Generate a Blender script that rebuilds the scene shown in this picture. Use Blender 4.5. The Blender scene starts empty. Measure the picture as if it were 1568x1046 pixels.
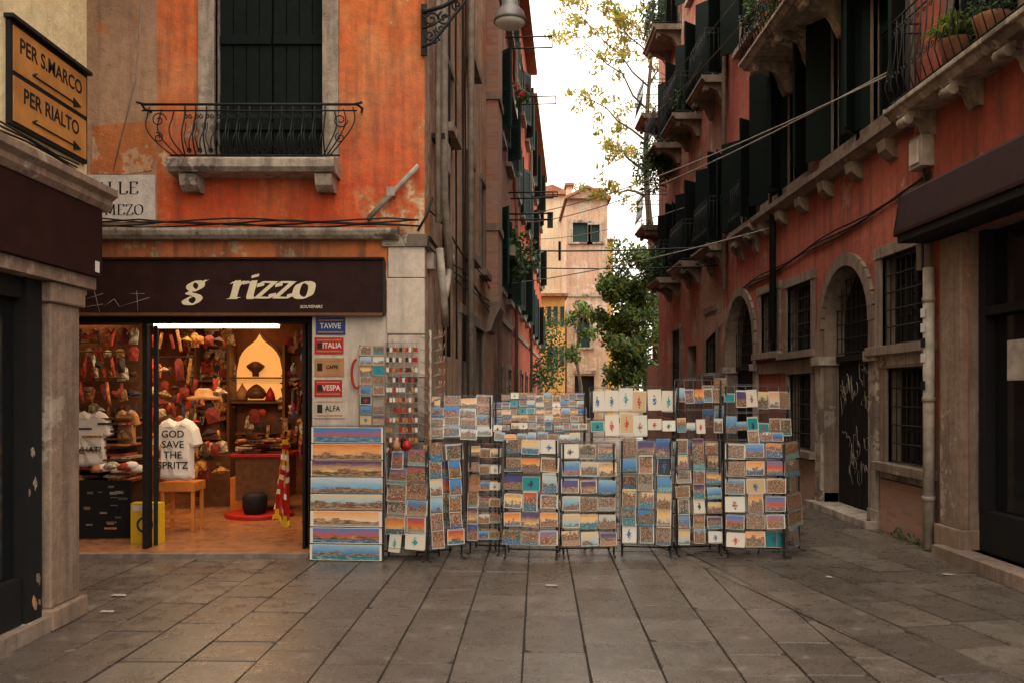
import bpy, math, random
from mathutils import Vector, Matrix
random.seed(7)
R=random.random
def U(a,b): return a+(b-a)*random.random()
sc=bpy.context.scene
COL=sc.collection
# ------------------------------------------------------------ materials
def nmat(name):
    m=bpy.data.materials.new(name); m.use_nodes=True
    nt=m.node_tree; b=nt.nodes['Principled BSDF']
    return m,nt,b
def N(nt,t,**k):
    n=nt.nodes.new(t)
    for a,v in k.items(): setattr(n,a,v)
    return n
def c4(c): return (c[0],c[1],c[2],1)
def mixc(nt,fac,a,b,mode='MIX'):
    n=N(nt,'ShaderNodeMix',data_type='RGBA',blend_type=mode)
    for i,v in ((0,fac),(6,a),(7,b)):
        if isinstance(v,bpy.types.NodeSocket): nt.links.new(v,n.inputs[i])
        elif i==0: n.inputs[0].default_value=v
        else: n.inputs[i].default_value=c4(v)
    return n.outputs[2]
def math_(nt,op,a,b=0.0,c=None):
    n=N(nt,'ShaderNodeMath',operation=op)
    for i,v in enumerate((a,b) if c is None else (a,b,c)):
        if isinstance(v,bpy.types.NodeSocket): nt.links.new(v,n.inputs[i])
        else: n.inputs[i].default_value=v
    return n.outputs[0]
def noise(nt,vec,scale,detail=4,rough=0.6,stretch=None,off=0):
    if stretch or off:
        mp=N(nt,'ShaderNodeMapping'); nt.links.new(vec,mp.inputs[0])
        if stretch: mp.inputs['Scale'].default_value=stretch
        mp.inputs['Location'].default_value=(off,off*1.7,off*.6); vec=mp.outputs[0]
    n=N(nt,'ShaderNodeTexNoise'); n.inputs['Scale'].default_value=scale
    n.inputs['Detail'].default_value=min(detail,5); n.inputs['Roughness'].default_value=rough
    nt.links.new(vec,n.inputs['Vector']); return n.outputs[0]
def ramp(nt,fac,stops,interp='LINEAR'):
    n=N(nt,'ShaderNodeValToRGB'); cr=n.color_ramp; cr.interpolation=interp
    while len(cr.elements)<len(stops): cr.elements.new(0.5)
    for e,(p,c) in zip(cr.elements,stops): e.position=p; e.color=c4(c) if not isinstance(c,float) else (c,c,c,1)
    nt.links.new(fac,n.inputs[0]); return n.outputs[0]
def pos(nt): return N(nt,'ShaderNodeNewGeometry').outputs['Position']
def bump(nt,b,h,st=0.4,dist=0.02):
    n=N(nt,'ShaderNodeBump'); n.inputs['Strength'].default_value=st; n.inputs['Distance'].default_value=dist
    nt.links.new(h,n.inputs['Height']); nt.links.new(n.outputs[0],b.inputs['Normal'])
def plaster(name,c1,c2,patch=None,patch_t=0.62,stain=0.45,rough=0.9,zlow=None,bs=0.5,grime=.35,edge=None,base=None):
    m,nt,b=nmat(name); p=pos(nt)
    n1=noise(nt,p,0.8,5,0.65); col=mixc(nt,ramp(nt,n1,[(0.4,0.0),(0.6,1.0)]),c1,c2)
    sx=N(nt,'ShaderNodeSeparateXYZ'); nt.links.new(p,sx.inputs[0]); nn=None
    def low(z0,z1,c,col,amp):
        zz=math_(nt,'ADD',sx.outputs[2],math_(nt,'MULTIPLY',nn,amp))
        mr=N(nt,'ShaderNodeMapRange'); mr.inputs[1].default_value=z0+amp/2; mr.inputs[2].default_value=z1+amp/2
        mr.inputs[3].default_value=1; mr.inputs[4].default_value=0
        nt.links.new(zz,mr.inputs[0]); return mixc(nt,mr.outputs[0],col,c)
    if zlow or base: nn=noise(nt,p,1.6,5,0.65,off=9)
    if zlow: col=low(zlow[0],zlow[1],zlow[2],col,2.8)
    if patch:
        n2=noise(nt,p,1.1,5,0.72,off=4)
        if edge: col=mixc(nt,ramp(nt,n2,[(patch_t-.06,0.0),(patch_t-.01,.8)]),col,edge)
        col=mixc(nt,ramp(nt,n2,[(patch_t,0.0),(patch_t+.015,1.0)]),col,patch)
    if base: col=low(base[0],base[1],base[2],col,1.5)
    st=noise(nt,p,2.2,5,0.7,stretch=(3.5,3.5,0.3),off=2)
    col=mixc(nt,math_(nt,'MULTIPLY',ramp(nt,st,[(0.46,0.0),(0.7,1.0)]),stain),col,(0.07,0.05,0.04))
    n3=noise(nt,p,9,5,0.78)
    col=mixc(nt,ramp(nt,n3,[(0.3,grime),(0.58,0.0)]),col,(0.09,0.065,0.05))
    nt.links.new(col,b.inputs['Base Color']); b.inputs['Roughness'].default_value=rough; b.inputs['Specular IOR Level'].default_value=.2
    if bs: bump(nt,b,n3,bs,0.035)
    return m
def plain(name,c,rough=0.6,metal=0.0,var=0.25,scale=9,bs=0.0,c2=None,spec=.3):
    m,nt,b=nmat(name); p=pos(nt); n1=noise(nt,p,scale,4,0.65)
    d=c2 or tuple(x*(1-var) for x in c)
    nt.links.new(mixc(nt,ramp(nt,n1,[(0.35,0.0),(0.65,1.0)]),c,d),b.inputs['Base Color'])
    b.inputs['Roughness'].default_value=rough; b.inputs['Metallic'].default_value=metal; b.inputs['Specular IOR Level'].default_value=spec
    if bs: bump(nt,b,n1,bs,0.01)
    return m
def brickm(name,c1,c2,mort,cover=.8):
    m,nt,b=nmat(name); p=pos(nt)
    sx=N(nt,'ShaderNodeSeparateXYZ'); nt.links.new(p,sx.inputs[0])
    cb=N(nt,'ShaderNodeCombineXYZ'); nt.links.new(math_(nt,'ADD',sx.outputs[0],sx.outputs[1]),cb.inputs[0]); nt.links.new(sx.outputs[2],cb.inputs[1])
    t=N(nt,'ShaderNodeTexBrick'); nt.links.new(cb.outputs[0],t.inputs['Vector'])
    t.inputs['Scale'].default_value=1; t.inputs['Brick Width'].default_value=.25; t.inputs['Row Height'].default_value=.065
    t.inputs['Mortar Size'].default_value=.008; t.inputs['Color1'].default_value=c4(c1); t.inputs['Color2'].default_value=c4(c2); t.inputs['Mortar'].default_value=c4(mort)
    n=noise(nt,p,3,5,.7); col=mixc(nt,ramp(nt,n,[(0.4,0.0),(0.7,cover)]),t.outputs[0],mort)
    nt.links.new(col,b.inputs['Base Color']); b.inputs['Roughness'].default_value=.95
    bump(nt,b,math_(nt,'ADD',math_(nt,'MULTIPLY',t.outputs['Fac'],-1.0),n),.6,.02); return m
def emis(name,c,s):
    m,nt,b=nmat(name); b.inputs['Base Color'].default_value=c4(c); b.inputs['Emission Color'].default_value=c4(c); b.inputs['Emission Strength'].default_value=s; return m
M={}
M['orange']=plaster('orange_plaster',(0.72,0.36,0.15),(0.70,0.19,0.055),patch=(0.72,0.48,0.30),patch_t=.585,stain=.5,zlow=(3.1,5.6,(0.66,0.075,0.018)),edge=(.64,.25,.10),grime=.4)
M['greyplaster']=plaster('tan_plaster',(0.50,0.31,0.19),(0.38,0.23,0.14),patch=(0.58,0.23,0.09),patch_t=.64,stain=.35,grime=.3)
M['brickpatch']=plaster('exposed_orange_render',(0.62,0.22,0.07),(0.52,0.15,0.05),patch=(.62,.38,.22),patch_t=.56,stain=.3)
M['side']=plaster('weathered_side_plaster',(0.60,0.40,0.26),(0.42,0.28,0.19),patch=(0.60,0.26,0.12),patch_t=.56,stain=.65,bs=.9,edge=(.28,.2,.15))
M['band']=plaster('stained_band_plaster',(0.62,0.18,0.06),(0.32,0.12,0.05),patch=(0.5,0.34,0.2),patch_t=.58,stain=.8)
M['red']=plaster('red_plaster',(0.47,0.125,0.08),(0.38,0.09,0.058),patch=(0.43,0.21,0.15),patch_t=.60,stain=.65,grime=.4,edge=(.32,.085,.055),base=(.7,2.0,(.2,.115,.085)))
M['red2']=plaster('old_red_plaster',(0.42,0.13,0.085),(0.38,0.2,0.14),patch=(0.42,0.31,0.23),patch_t=.56,stain=.75,base=(.8,2.4,(.22,.15,.12)))
M['red3']=plaster('bright_red_plaster',(0.64,0.14,0.07),(0.58,0.13,0.06),stain=.45)
M['cream']=plaster('cream_plaster',(0.74,0.60,0.34),(0.66,0.50,0.28),stain=.25,grime=.2)
M['yellow']=plaster('yellow_plaster',(0.75,0.45,0.14),(0.7,0.40,0.12),stain=.2,bs=0)
M['farbeige']=plaster('pale_pink_plaster',(0.58,0.38,0.26),(0.46,0.29,0.2),patch=(0.58,0.46,0.34),patch_t=.55,stain=.45,bs=0)
M['farcream']=plaster('pale_cream_plaster',(0.72,0.58,0.4),(0.64,0.48,0.32),stain=.25,bs=0)
M['stone']=plaster('istrian_stone',(0.50,0.42,0.33),(0.37,0.3,0.235),patch=(0.19,0.15,0.12),patch_t=.57,stain=.75,rough=.8,grime=.6)
M['stoneb']=plaster('brown_stained_stone',(0.32,0.22,0.155),(0.25,0.165,0.115),patch=(0.42,0.33,0.25),patch_t=.6,stain=.6,rough=.8,grime=.5)
M['stonew']=plaster('white_marble',(0.66,0.55,0.45),(0.56,0.46,0.37),stain=.35,rough=.6,bs=.2,grime=.3)
M['stoned']=plaster('dark_stone',(0.29,0.215,0.165),(0.195,0.145,0.11),patch=(0.36,0.3,0.235),stain=.7,rough=.85)
M['brick']=brickm('old_brick',(0.32,0.12,0.075),(0.40,0.19,0.11),(0.27,0.2,0.155))
M['iron']=plain('black_iron',(0.014,0.015,0.015),.6,.0)
M['green']=plain('dark_green_shutter',(0.007,0.013,0.011),.75,0,.4,20,spec=.12)
M['greenb']=plain('faded_green_shutter',(0.016,0.05,0.042),.6,0,.4,20)
M['brown']=plain('brown_fascia_paint',(0.030,0.010,0.008),.65,0,.4,5,spec=.15)
M['wood']=plain('brown_wood',(0.16,0.07,0.03),.4,0,.4,12)
M['orangewood']=plain('orange_stool_wood',(0.6,0.2,0.04),.4,0,.3,12)
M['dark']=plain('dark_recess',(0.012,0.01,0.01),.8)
M['darkwood']=plain('dark_wood_door',(0.02,0.016,0.015),.7,0,.5,16,spec=.15)
M['glass']=plain('dark_window_glass',(0.01,0.011,0.011),.08,0,.2,2,0,spec=.4)
M['pipe']=plain('grey_pipe_paint',(0.34,0.28,0.22),.6,0,.45,8)
M['pipew']=plain('white_pipe_paint',(0.48,0.41,0.33),.6,0,.45,6)
M['cable']=plain('cable_rubber',(0.02,0.016,0.014),.7)
M['cablew']=plain('pale_cable',(0.34,0.29,0.24),.6)
M['roof']=plain('terracotta_tiles',(0.36,0.16,0.09),.9,0,.5,4)
M['ivory']=plain('ivory_letters',(0.78,0.66,0.44),.5,0,.1)
M['black']=plain('black_paint',(0.012,0.012,0.012),.65,spec=.2)
M['white']=plain('white_card',(0.7,0.66,0.6),.6,0,.12)
M['signo']=plain('ochre_sign_paint',(0.50,0.21,0.05),.65,0,.35,3)
M['plaque']=plaster('white_nizioleto_plaster',(0.74,0.67,0.58),(0.62,0.55,0.47),patch=(.45,.34,.25),patch_t=.64,stain=.2,grime=.2)
M['metal']=plain('dull_wire_metal',(0.2,0.19,0.18),.5,.5)
M['tee']=plain('white_cotton',(0.82,0.72,0.62),.9,0,.12,4)
M['yel']=plain('yellow_poster',(0.75,0.48,0.02),.5,0,.1)
M['blue']=plain('blue_enamel',(0.02,0.05,0.2),.4)
M['redp']=plain('red_enamel',(0.45,0.02,0.015),.4)
M['tan']=plain('tan_plate',(0.45,0.22,0.09),.5)
M['inter']=plain('warm_shop_wall',(0.24,0.085,0.035),.8,0,.5,3)
M['floor_in']=plain('shop_wood_floor',(0.40,0.18,0.085),.22,0,.35,6,.05)
M['lampw']=emis('fluorescent_tube',(1.0,0.84,0.58),7)
M['niche']=emis('lit_niche',(1.0,0.46,0.12),.6)
M['bark']=plain('bark',(0.16,0.12,0.08),.9,0,.4,10)
def leafm(name,c,tr=.4):
    m,nt,b=nmat(name); p=pos(nt); n1=noise(nt,p,1.3,1)
    col=mixc(nt,n1,c,tuple(x*.6 for x in c))
    nt.links.new(col,b.inputs['Base Color']); b.inputs['Roughness'].default_value=.6
    t=N(nt,'ShaderNodeBsdfTranslucent'); nt.links.new(col,t.inputs[0])
    mx=N(nt,'ShaderNodeMixShader'); mx.inputs[0].default_value=tr
    nt.links.new(b.outputs[0],mx.inputs[1]); nt.links.new(t.outputs[0],mx.inputs[2])
    nt.links.new(mx.outputs[0],nt.nodes['Material Output'].inputs[0]); return m
M['lf1']=leafm('leaf_dark',(0.03,0.07,0.015)); M['lf2']=leafm('leaf_mid',(0.07,0.16,0.02)); M['lf3']=leafm('leaf_yellow',(0.6,0.42,0.04),.5); M['lf4']=leafm('leaf_light',(0.26,0.34,0.04),.5)
M['flower']=plain('red_flowers',(0.5,0.02,0.03),.7)
def pavemat():
    m,nt,b=nmat('trachyte_paving'); p=pos(nt)
    at=N(nt,'ShaderNodeAttribute',attribute_name='tone')
    col=mixc(nt,at.outputs['Fac'],(0.095,0.075,0.06),(0.185,0.152,0.122))
    n1=noise(nt,p,1.0,5,.7); col=mixc(nt,ramp(nt,n1,[(0.42,0.0),(0.62,.7)]),col,(0.08,0.062,0.05))
    n2=noise(nt,p,38,4,.75); col=mixc(nt,ramp(nt,n2,[(0.35,.6),(0.6,0.0)]),col,(0.04,0.033,0.027))
    n3=noise(nt,p,5,5,.7,off=3); col=mixc(nt,ramp(nt,n3,[(0.58,0.0),(0.7,.4)]),col,(0.27,0.225,0.18))
    col=mixc(nt,ramp(nt,n3,[(0.3,.6),(0.44,0.0)]),col,(0.05,0.04,0.032))
    nt.links.new(col,b.inputs['Base Color'])
    rr=N(nt,'ShaderNodeMapRange'); rr.inputs[1].default_value=.35; rr.inputs[2].default_value=.65; rr.inputs[3].default_value=.17; rr.inputs[4].default_value=.45
    nt.links.new(n3,rr.inputs[0]); nt.links.new(rr.outputs[0],b.inputs['Roughness'])
    bump(nt,b,math_(nt,'ADD',math_(nt,'MULTIPLY',n2,.4),n3),.5,.014); return m
M['pave']=pavemat(); M['joint']=plain('joint_dirt',(0.03,0.025,0.02),.9)
def cardmat():
    m,nt,b=nmat('printed_cards')
    uv=N(nt,'ShaderNodeUVMap',uv_map='UVMap'); s=N(nt,'ShaderNodeSeparateXYZ'); nt.links.new(uv.outputs[0],s.inputs[0]); u,v=s.outputs[0],s.outputs[1]
    at=N(nt,'ShaderNodeAttribute',attribute_name='seed'); sc_=N(nt,'ShaderNodeSeparateColor'); nt.links.new(at.outputs['Color'],sc_.inputs[0]); r,g,bb=sc_.outputs
    def comb(x,y,z=0.0):
        c=N(nt,'ShaderNodeCombineXYZ')
        for i,q in enumerate((x,y,z)):
            if isinstance(q,bpy.types.NodeSocket): nt.links.new(q,c.inputs[i])
            else: c.inputs[i].default_value=q
        return c.outputs[0]
    def wn(vec):
        w=N(nt,'ShaderNodeTexWhiteNoise',noise_dimensions='3D'); nt.links.new(vec,w.inputs[0]); return w.outputs[0]
    def fr(x,k,o=0.0): return math_(nt,'FRACT',math_(nt,'MULTIPLY_ADD',x,k,o))
    blk=math_(nt,'FLOOR',math_(nt,'MULTIPLY_ADD',u,math_(nt,'MULTIPLY_ADD',fr(g,13.7),8.0,3.0),r)); hgt=wn(comb(blk,math_(nt,'MULTIPLY',r,91.0),math_(nt,'MULTIPLY',g,33.0)))
    vec=comb(math_(nt,'MULTIPLY_ADD',u,3.0,math_(nt,'MULTIPLY',r,77.0)),math_(nt,'MULTIPLY_ADD',v,3.0,math_(nt,'MULTIPLY',g,55.0)))
    nz=noise(nt,vec,1.0,3,.6); nf=noise(nt,vec,3.2,3,.75); ng=noise(nt,vec,1.7,4,.8,off=5)
    base=math_(nt,'MULTIPLY_ADD',fr(r,17.3),1.1,.0)
    h=math_(nt,'ADD',math_(nt,'MULTIPLY_ADD',hgt,.25,base),math_(nt,'MULTIPLY_ADD',nz,1.0,-.5))
    mb_=math_(nt,'LESS_THAN',v,h); mw=math_(nt,'LESS_THAN',math_(nt,'MULTIPLY_ADD',nf,.1,v),math_(nt,'MULTIPLY',fr(g,7.1),.5))
    sky=ramp(nt,math_(nt,'FRACT',math_(nt,'MULTIPLY_ADD',v,.16,math_(nt,'MULTIPLY_ADD',ng,.12,bb))),[(0,(.04,.17,.42)),(.15,(.18,.38,.55)),(.28,(.68,.64,.54)),(.4,(.82,.36,.1)),(.5,(.55,.09,.04)),(.58,(.06,.19,.42)),(.7,(.33,.5,.55)),(.82,(.82,.5,.19)),(.92,(.12,.05,.11)),(1,(.03,.09,.28))])
    bl=ramp(nt,fr(math_(nt,'MULTIPLY_ADD',ng,1.6,math_(nt,'MULTIPLY',hgt,.25)),1.0,r),[(0,(.42,.12,.045)),(.14,(.65,.36,.17)),(.26,(.12,.04,.025)),(.38,(.62,.49,.34)),(.5,(.07,.045,.04)),(.6,(.52,.09,.02)),(.72,(.70,.55,.38)),(.84,(.035,.11,.13)),(1,(.13,.16,.05))])
    bl=mixc(nt,ramp(nt,nf,[(.42,0.0),(.57,.7)]),bl,(.04,.022,.018))
    wa=ramp(nt,math_(nt,'FRACT',math_(nt,'MULTIPLY_ADD',nf,.25,fr(r,3.0))),[(0,(.02,.18,.2)),(.3,(.03,.11,.24)),(.55,(.12,.33,.33)),(.8,(.4,.16,.07)),(1,(.015,.05,.1))])
    wa=mixc(nt,ramp(nt,nf,[(.5,0.0),(.62,.6)]),wa,(.6,.5,.38))
    col=mixc(nt,mb_,sky,bl); col=mixc(nt,mw,col,wa)
    gr=ramp(nt,fr(r,29.0),[(0,(.5,.02,.02)),(.25,(.03,.12,.3)),(.45,(.03,.03,.03)),(.75,(.3,.12,.05)),(.9,(.02,.3,.3))],'CONSTANT')
    bg_=ramp(nt,fr(g,41.0),[(0,(.7,.62,.5)),(.5,(.02,.26,.28)),(.62,(.72,.67,.58)),(.85,(.6,.4,.2)),(.93,(.03,.03,.04))],'CONSTANT')
    dx=math_(nt,'ABSOLUTE',math_(nt,'SUBTRACT',u,.5))
    blob=math_(nt,'LESS_THAN',math_(nt,'MULTIPLY_ADD',nf,1.1,math_(nt,'MULTIPLY_ADD',dx,1.3,math_(nt,'MULTIPLY',math_(nt,'ABSOLUTE',math_(nt,'SUBTRACT',v,.47)),.75))),.74)
    gcol=mixc(nt,blob,bg_,gr)
    isg=math_(nt,'GREATER_THAN',fr(bb,7.3),.86); col=mixc(nt,isg,col,gcol)
    ev=math_(nt,'ABSOLUTE',math_(nt,'SUBTRACT',v,.5))
    edge=math_(nt,'GREATER_THAN',math_(nt,'MAXIMUM',dx,ev),math_(nt,'MULTIPLY_ADD',fr(g,23.0),.05,.452)); col=mixc(nt,edge,col,(.68,.61,.51))
    nt.links.new(col,b.inputs['Base Color']); b.inputs['Roughness'].default_value=.35; b.inputs['Specular IOR Level'].default_value=.3; return m
M['card']=cardmat()
def itemmat(name,stops,rough=.8):
    m,nt,b=nmat(name); at=N(nt,'ShaderNodeAttribute',attribute_name='seed'); s=N(nt,'ShaderNodeSeparateColor'); nt.links.new(at.outputs['Color'],s.inputs[0])
    c=ramp(nt,s.outputs[0],stops,'CONSTANT'); n1=noise(nt,pos(nt),24,3); c=mixc(nt,ramp(nt,n1,[(.45,0.0),(.56,.7)]),c,(.07,.022,.012))
    nt.links.new(c,b.inputs['Base Color']); b.inputs['Roughness'].default_value=rough; return m
M['merch']=itemmat('souvenir_fabrics',[(0,(.42,.035,.015)),(.14,(.5,.17,.045)),(.28,(.5,.38,.22)),(.38,(.02,.018,.018)),(.56,(.5,.25,.06)),(.68,(.22,.02,.015)),(.82,(.04,.06,.13)),(.86,(.62,.52,.38)),(.93,(.06,.03,.015))])
# ------------------------------------------------------------ builders
class Fr:
    def __init__(s,o,d,n): s.o=Vector((o[0],o[1],0)); s.d=Vector((d[0],d[1],0)).normalized(); s.n=Vector((n[0],n[1],0)).normalized()
    def w(s,u,o,z): return s.o+s.d*u+s.n*o+Vector((0,0,z))
WORLD=Fr((0,0),(1,0),(0,1))
def empty(name,parent=None):
    e=bpy.data.objects.new(name,None); COL.objects.link(e); e.empty_display_size=.2
    if parent: e.parent=parent
    return e
class MB:
    def __init__(s): s.v=[];s.f=[];s.m=[];s.sm=[];s.uv=[];s.seed=[];s.ml=[]
    def mi(s,k):
        if k not in s.ml: s.ml.append(k)
        return s.ml.index(k)
    def add(s,vs,fs,mat,smooth=False,seed=None,uv=None):
        b=len(s.v); s.v+= [tuple(x) for x in vs]; k=s.mi(mat)
        sd=seed or (R(),R(),R())
        for i,f in enumerate(fs):
            s.f.append([b+j for j in f]); s.m.append(k); s.sm.append(smooth); s.seed.append(sd)
            s.uv.append(uv if uv and len(uv)==len(f) else [(0.5,0.5)]*len(f))
    def box(s,fr,u0,u1,o0,o1,z0,z1,mat,seed=None):
        p=[fr.w(u,o,z) for z in (z0,z1) for o in (o0,o1) for u in (u0,u1)]
        f=[(0,1,3,2),(4,6,7,5),(0,4,5,1),(2,3,7,6),(0,2,6,4),(1,5,7,3)]
        s.add(p,f,mat,seed=seed)
    def quad(s,a,b,c,d,mat,seed=None): s.add([a,b,c,d],[(0,1,2,3)],mat,uv=[(0,0),(1,0),(1,1),(0,1)],seed=seed)
    def poly(s,pts,mat): s.add(pts,[tuple(range(len(pts)))],mat)
    def prism(s,fr,pts,o0,o1,mat):
        n=len(pts); vs=[fr.w(u,o0,z) for u,z in pts]+[fr.w(u,o1,z) for u,z in pts]
        s.add(vs,[tuple(range(n)),tuple(range(2*n-1,n-1,-1))]+[(i,(i+1)%n,n+(i+1)%n,n+i) for i in range(n)],mat)
    def prof(s,fr,pts,u0,u1,mat):
        n=len(pts); vs=[fr.w(u0,o,z) for o,z in pts]+[fr.w(u1,o,z) for o,z in pts]
        s.add(vs,[tuple(range(n)),tuple(range(2*n-1,n-1,-1))]+[(i,(i+1)%n,n+(i+1)%n,n+i) for i in range(n)],mat)
    def tube(s,pts,r,mat,n=6,smooth=True):
        pts=[Vector(p) for p in pts]; k=len(pts); rs=r if isinstance(r,(list,tuple)) else [r]*k; vs=[]
        ref=None
        for i,p in enumerate(pts):
            t=(pts[min(i+1,k-1)]-pts[max(i-1,0)])
            if t.length<1e-9: t=Vector((0,0,1))
            t.normalize()
            a=t.cross(Vector((0,0,1))) if abs(t.z)<.92 else t.cross(Vector((1,0,0)))
            if ref is not None:
                a=ref-t*ref.dot(t)
                if a.length<1e-6: a=t.orthogonal()
            a.normalize(); ref=a; bb=t.cross(a)
            for j in range(n):
                an=2*math.pi*j/n; vs.append(p+a*math.cos(an)*rs[i]+bb*math.sin(an)*rs[i])
        fs=[(i*n+j,i*n+(j+1)%n,(i+1)*n+(j+1)%n,(i+1)*n+j) for i in range(k-1) for j in range(n)]
        fs+=[tuple(range(n-1,-1,-1)),tuple((k-1)*n+j for j in range(n))]
        s.add(vs,fs,mat,smooth)
    def lathe(s,c,prof,mat,n=20):
        c=Vector(c); vs=[c+Vector((r*math.cos(2*math.pi*j/n),r*math.sin(2*math.pi*j/n),z)) for r,z in prof for j in range(n)]
        fs=[(i*n+j,i*n+(j+1)%n,(i+1)*n+(j+1)%n,(i+1)*n+j) for i in range(len(prof)-1) for j in range(n)]
        s.add(vs,fs,mat,True)
    def build(s,name,parent=None,bevel=0):
        me=bpy.data.meshes.new(name); me.from_pydata(s.v,[],s.f)
        for k in s.ml: me.materials.append(M[k])
        me.polygons.foreach_set('material_index',s.m); me.polygons.foreach_set('use_smooth',s.sm)
        uvl=me.uv_layers.new(name='UVMap'); flat=[c for f in s.uv for p in f for c in p]; uvl.data.foreach_set('uv',flat)
        ca=me.color_attributes.new('seed','FLOAT_COLOR','CORNER'); fl=[]
        for f,sd in zip(s.f,s.seed): fl+= [sd[0],sd[1],sd[2],1]*len(f)
        ca.data.foreach_set('color',fl)
        o=bpy.data.objects.new(name,me); COL.objects.link(o)
        if parent: o.parent=parent
        if bevel:
            md=o.modifiers.new('bevel','BEVEL'); md.width=bevel; md.segments=2; md.limit_method='ANGLE'; md.angle_limit=.9
        return o
def wall(mb,fr,u0,u1,z0,z1,ops,mat,reveal=.22,rm=None,back='dark'):
    rm=rm or mat
    us=sorted({u0,u1,*[o[0] for o in ops],*[o[1] for o in ops]}); us=[u for u in us if u0<=u<=u1]
    zs=sorted({z0,z1,*[o[2] for o in ops],*[o[3] for o in ops]}); zs=[z for z in zs if z0<=z<=z1]
    for a,b in zip(us,us[1:]):
        for c,d in zip(zs,zs[1:]):
            uc,zc=(a+b)/2,(c+d)/2
            if any(o[0]<uc<o[1] and o[2]<zc<o[3] for o in ops): continue
            mb.quad(fr.w(a,0,c),fr.w(b,0,c),fr.w(b,0,d),fr.w(a,0,d),mat)
    for o in ops:
        a,b,c,d=o[:4]; arch=len(o)>4 and o[4]
        if arch:
            r=(b-a)/2; m=(a+b)/2; cz=d-r; K=12
            pts=[(m-r*math.cos(math.pi*i/K),cz+r*math.sin(math.pi*i/K)) for i in range(K+1)]
            for i in range(K):
                cor=(a,d) if i<K/2 else (b,d)
                mb.add([fr.w(cor[0],0,cor[1]),fr.w(pts[i][0],0,pts[i][1]),fr.w(pts[i+1][0],0,pts[i+1][1])],[(0,1,2)],mat)
            outl=[(a,c)]+pts+[(b,c)]
        else: outl=[(a,c),(a,d),(b,d),(b,c)]
        n=len(outl)
        for i in range(n):
            p,q=outl[i],outl[(i+1)%n]
            mb.quad(fr.w(p[0],0,p[1]),fr.w(q[0],0,q[1]),fr.w(q[0],-reveal,q[1]),fr.w(p[0],-reveal,p[1]),rm)
        if back: mb.quad(fr.w(a,-reveal+.003,c),fr.w(b,-reveal+.003,c),fr.w(b,-reveal+.003,d),fr.w(a,-reveal+.003,d),back)
def frame(mb,fr,a,b,c,d,w,o0,o1,mat,sill=True,sw=.08):
    mb.box(fr,a-w,a,o0,o1,c,d,mat); mb.box(fr,b,b+w,o0,o1,c,d,mat); mb.box(fr,a-w-.02,b+w+.02,o0,o1+.012,d,d+w,mat)
    if sill: mb.box(fr,a-w-sw,b+w+sw,o0,o1+.09,c-.1,c,mat)
def shutters(mb,fr,a,b,c,d,o,mat,slat=True,n=2,t=.035):
    L=(b-a)/n
    for i in range(n):
        x0=a+i*L+.008; x1=a+(i+1)*L-.008
        mb.box(fr,x0,x1,o,o+t*.55,c+.01,d-.01,mat)
        for (p,q,r_,s_) in ((x0,x0+.06,c+.01,d-.01),(x1-.06,x1,c+.01,d-.01),(x0+.062,x1-.062,c+.01,c+.12),(x0+.062,x1-.062,d-.1,d-.01),(x0+.062,x1-.062,(c+d)/2-.05,(c+d)/2+.05)):
            mb.box(fr,p,q,o+t*.55,o+t,r_,s_,mat)
        if slat:
            z=c+.15
            while z<d-.13:
                if abs(z-(c+d)/2)>.07: mb.prof(fr,[(o+t*.55,z),(o+t*.95,z-.012),(o+t*.95,z-.004),(o+t*.55,z+.012)],x0+.064,x1-.064,mat)
                z+=.05
def openleaf(mb,fr,u,w,c,d,ang,side,mat,o=.03):
    dx=math.cos(ang)*w*side; do=math.sin(ang)*w
    p=fr.w(u,o,0); q=fr.w(u+dx,o+do,0); dd=(q-p).normalized(); nn=Vector((dd.y,-dd.x,0))
    f2=Fr((p.x,p.y),(dd.x,dd.y),(nn.x,nn.y)); shutters(mb,f2,0,w,c,d,0,mat,n=1,slat=True)
def grille(mb,fr,a,b,c,d,o,mat='iron',sp=.13,r=.009):
    n=max(2,round((b-a)/sp))
    for i in range(n+1): u=a+(b-a)*i/n; mb.tube([fr.w(u,o,c),fr.w(u,o,d)],r,mat,5)
    n=max(2,round((d-c)/.2))
    for i in range(n+1): z=c+(d-c)*i/n; mb.tube([fr.w(a,o+.012,z),fr.w(b,o+.012,z)],r,mat,5)
def window(mb,fr,a,b,c,d,kind,o=-.12,smat='green',fm='stone',fw=.12):
    frame(mb,fr,a,b,c,d,fw,-.05,.035,fm)
    if kind=='closed': shutters(mb,fr,a,b,c,d,o,smat)
    else:
        mb.box(fr,a+.002,b-.002,o-.03,o-.02,c+.002,d-.002,'glass')
        for u in (a+.035,(a+b)/2,b-.035): mb.box(fr,u-.03,u+.03,o-.02,o+.01,c+.003,d-.003,'darkwood')
        for k in (0,1,2,3): z=c+.03+(d-c-.06)*k/3; mb.box(fr,a+.003,b-.003,o-.018,o+.004,z-.02,z+.02,'darkwood')
        if kind=='open':
            w=(b-a)/2
            openleaf(mb,fr,a,w,c,d,U(.1,.5),-1,smat,.05); openleaf(mb,fr,b,w,c,d,U(.1,.5),1,smat,.05)
        if kind=='grille': grille(mb,fr,a+.02,b-.02,c+.02,d-.02,-.03)
def arc(fr,cu,cz,r,a0,a1,o,n=10): return [fr.w(cu+r*math.cos(a0+(a1-a0)*i/n),o,cz+r*math.sin(a0+(a1-a0)*i/n)) for i in range(n+1)]
def spiral(fr,cu,cz,r,a0,turns,o,n=18,sgn=1):
    return [fr.w(cu+r*(1-.8*i/n)*math.cos(a0+sgn*turns*2*math.pi*i/n),o,cz+r*(1-.8*i/n)*math.sin(a0+sgn*turns*2*math.pi*i/n)) for i in range(n+1)]
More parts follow.
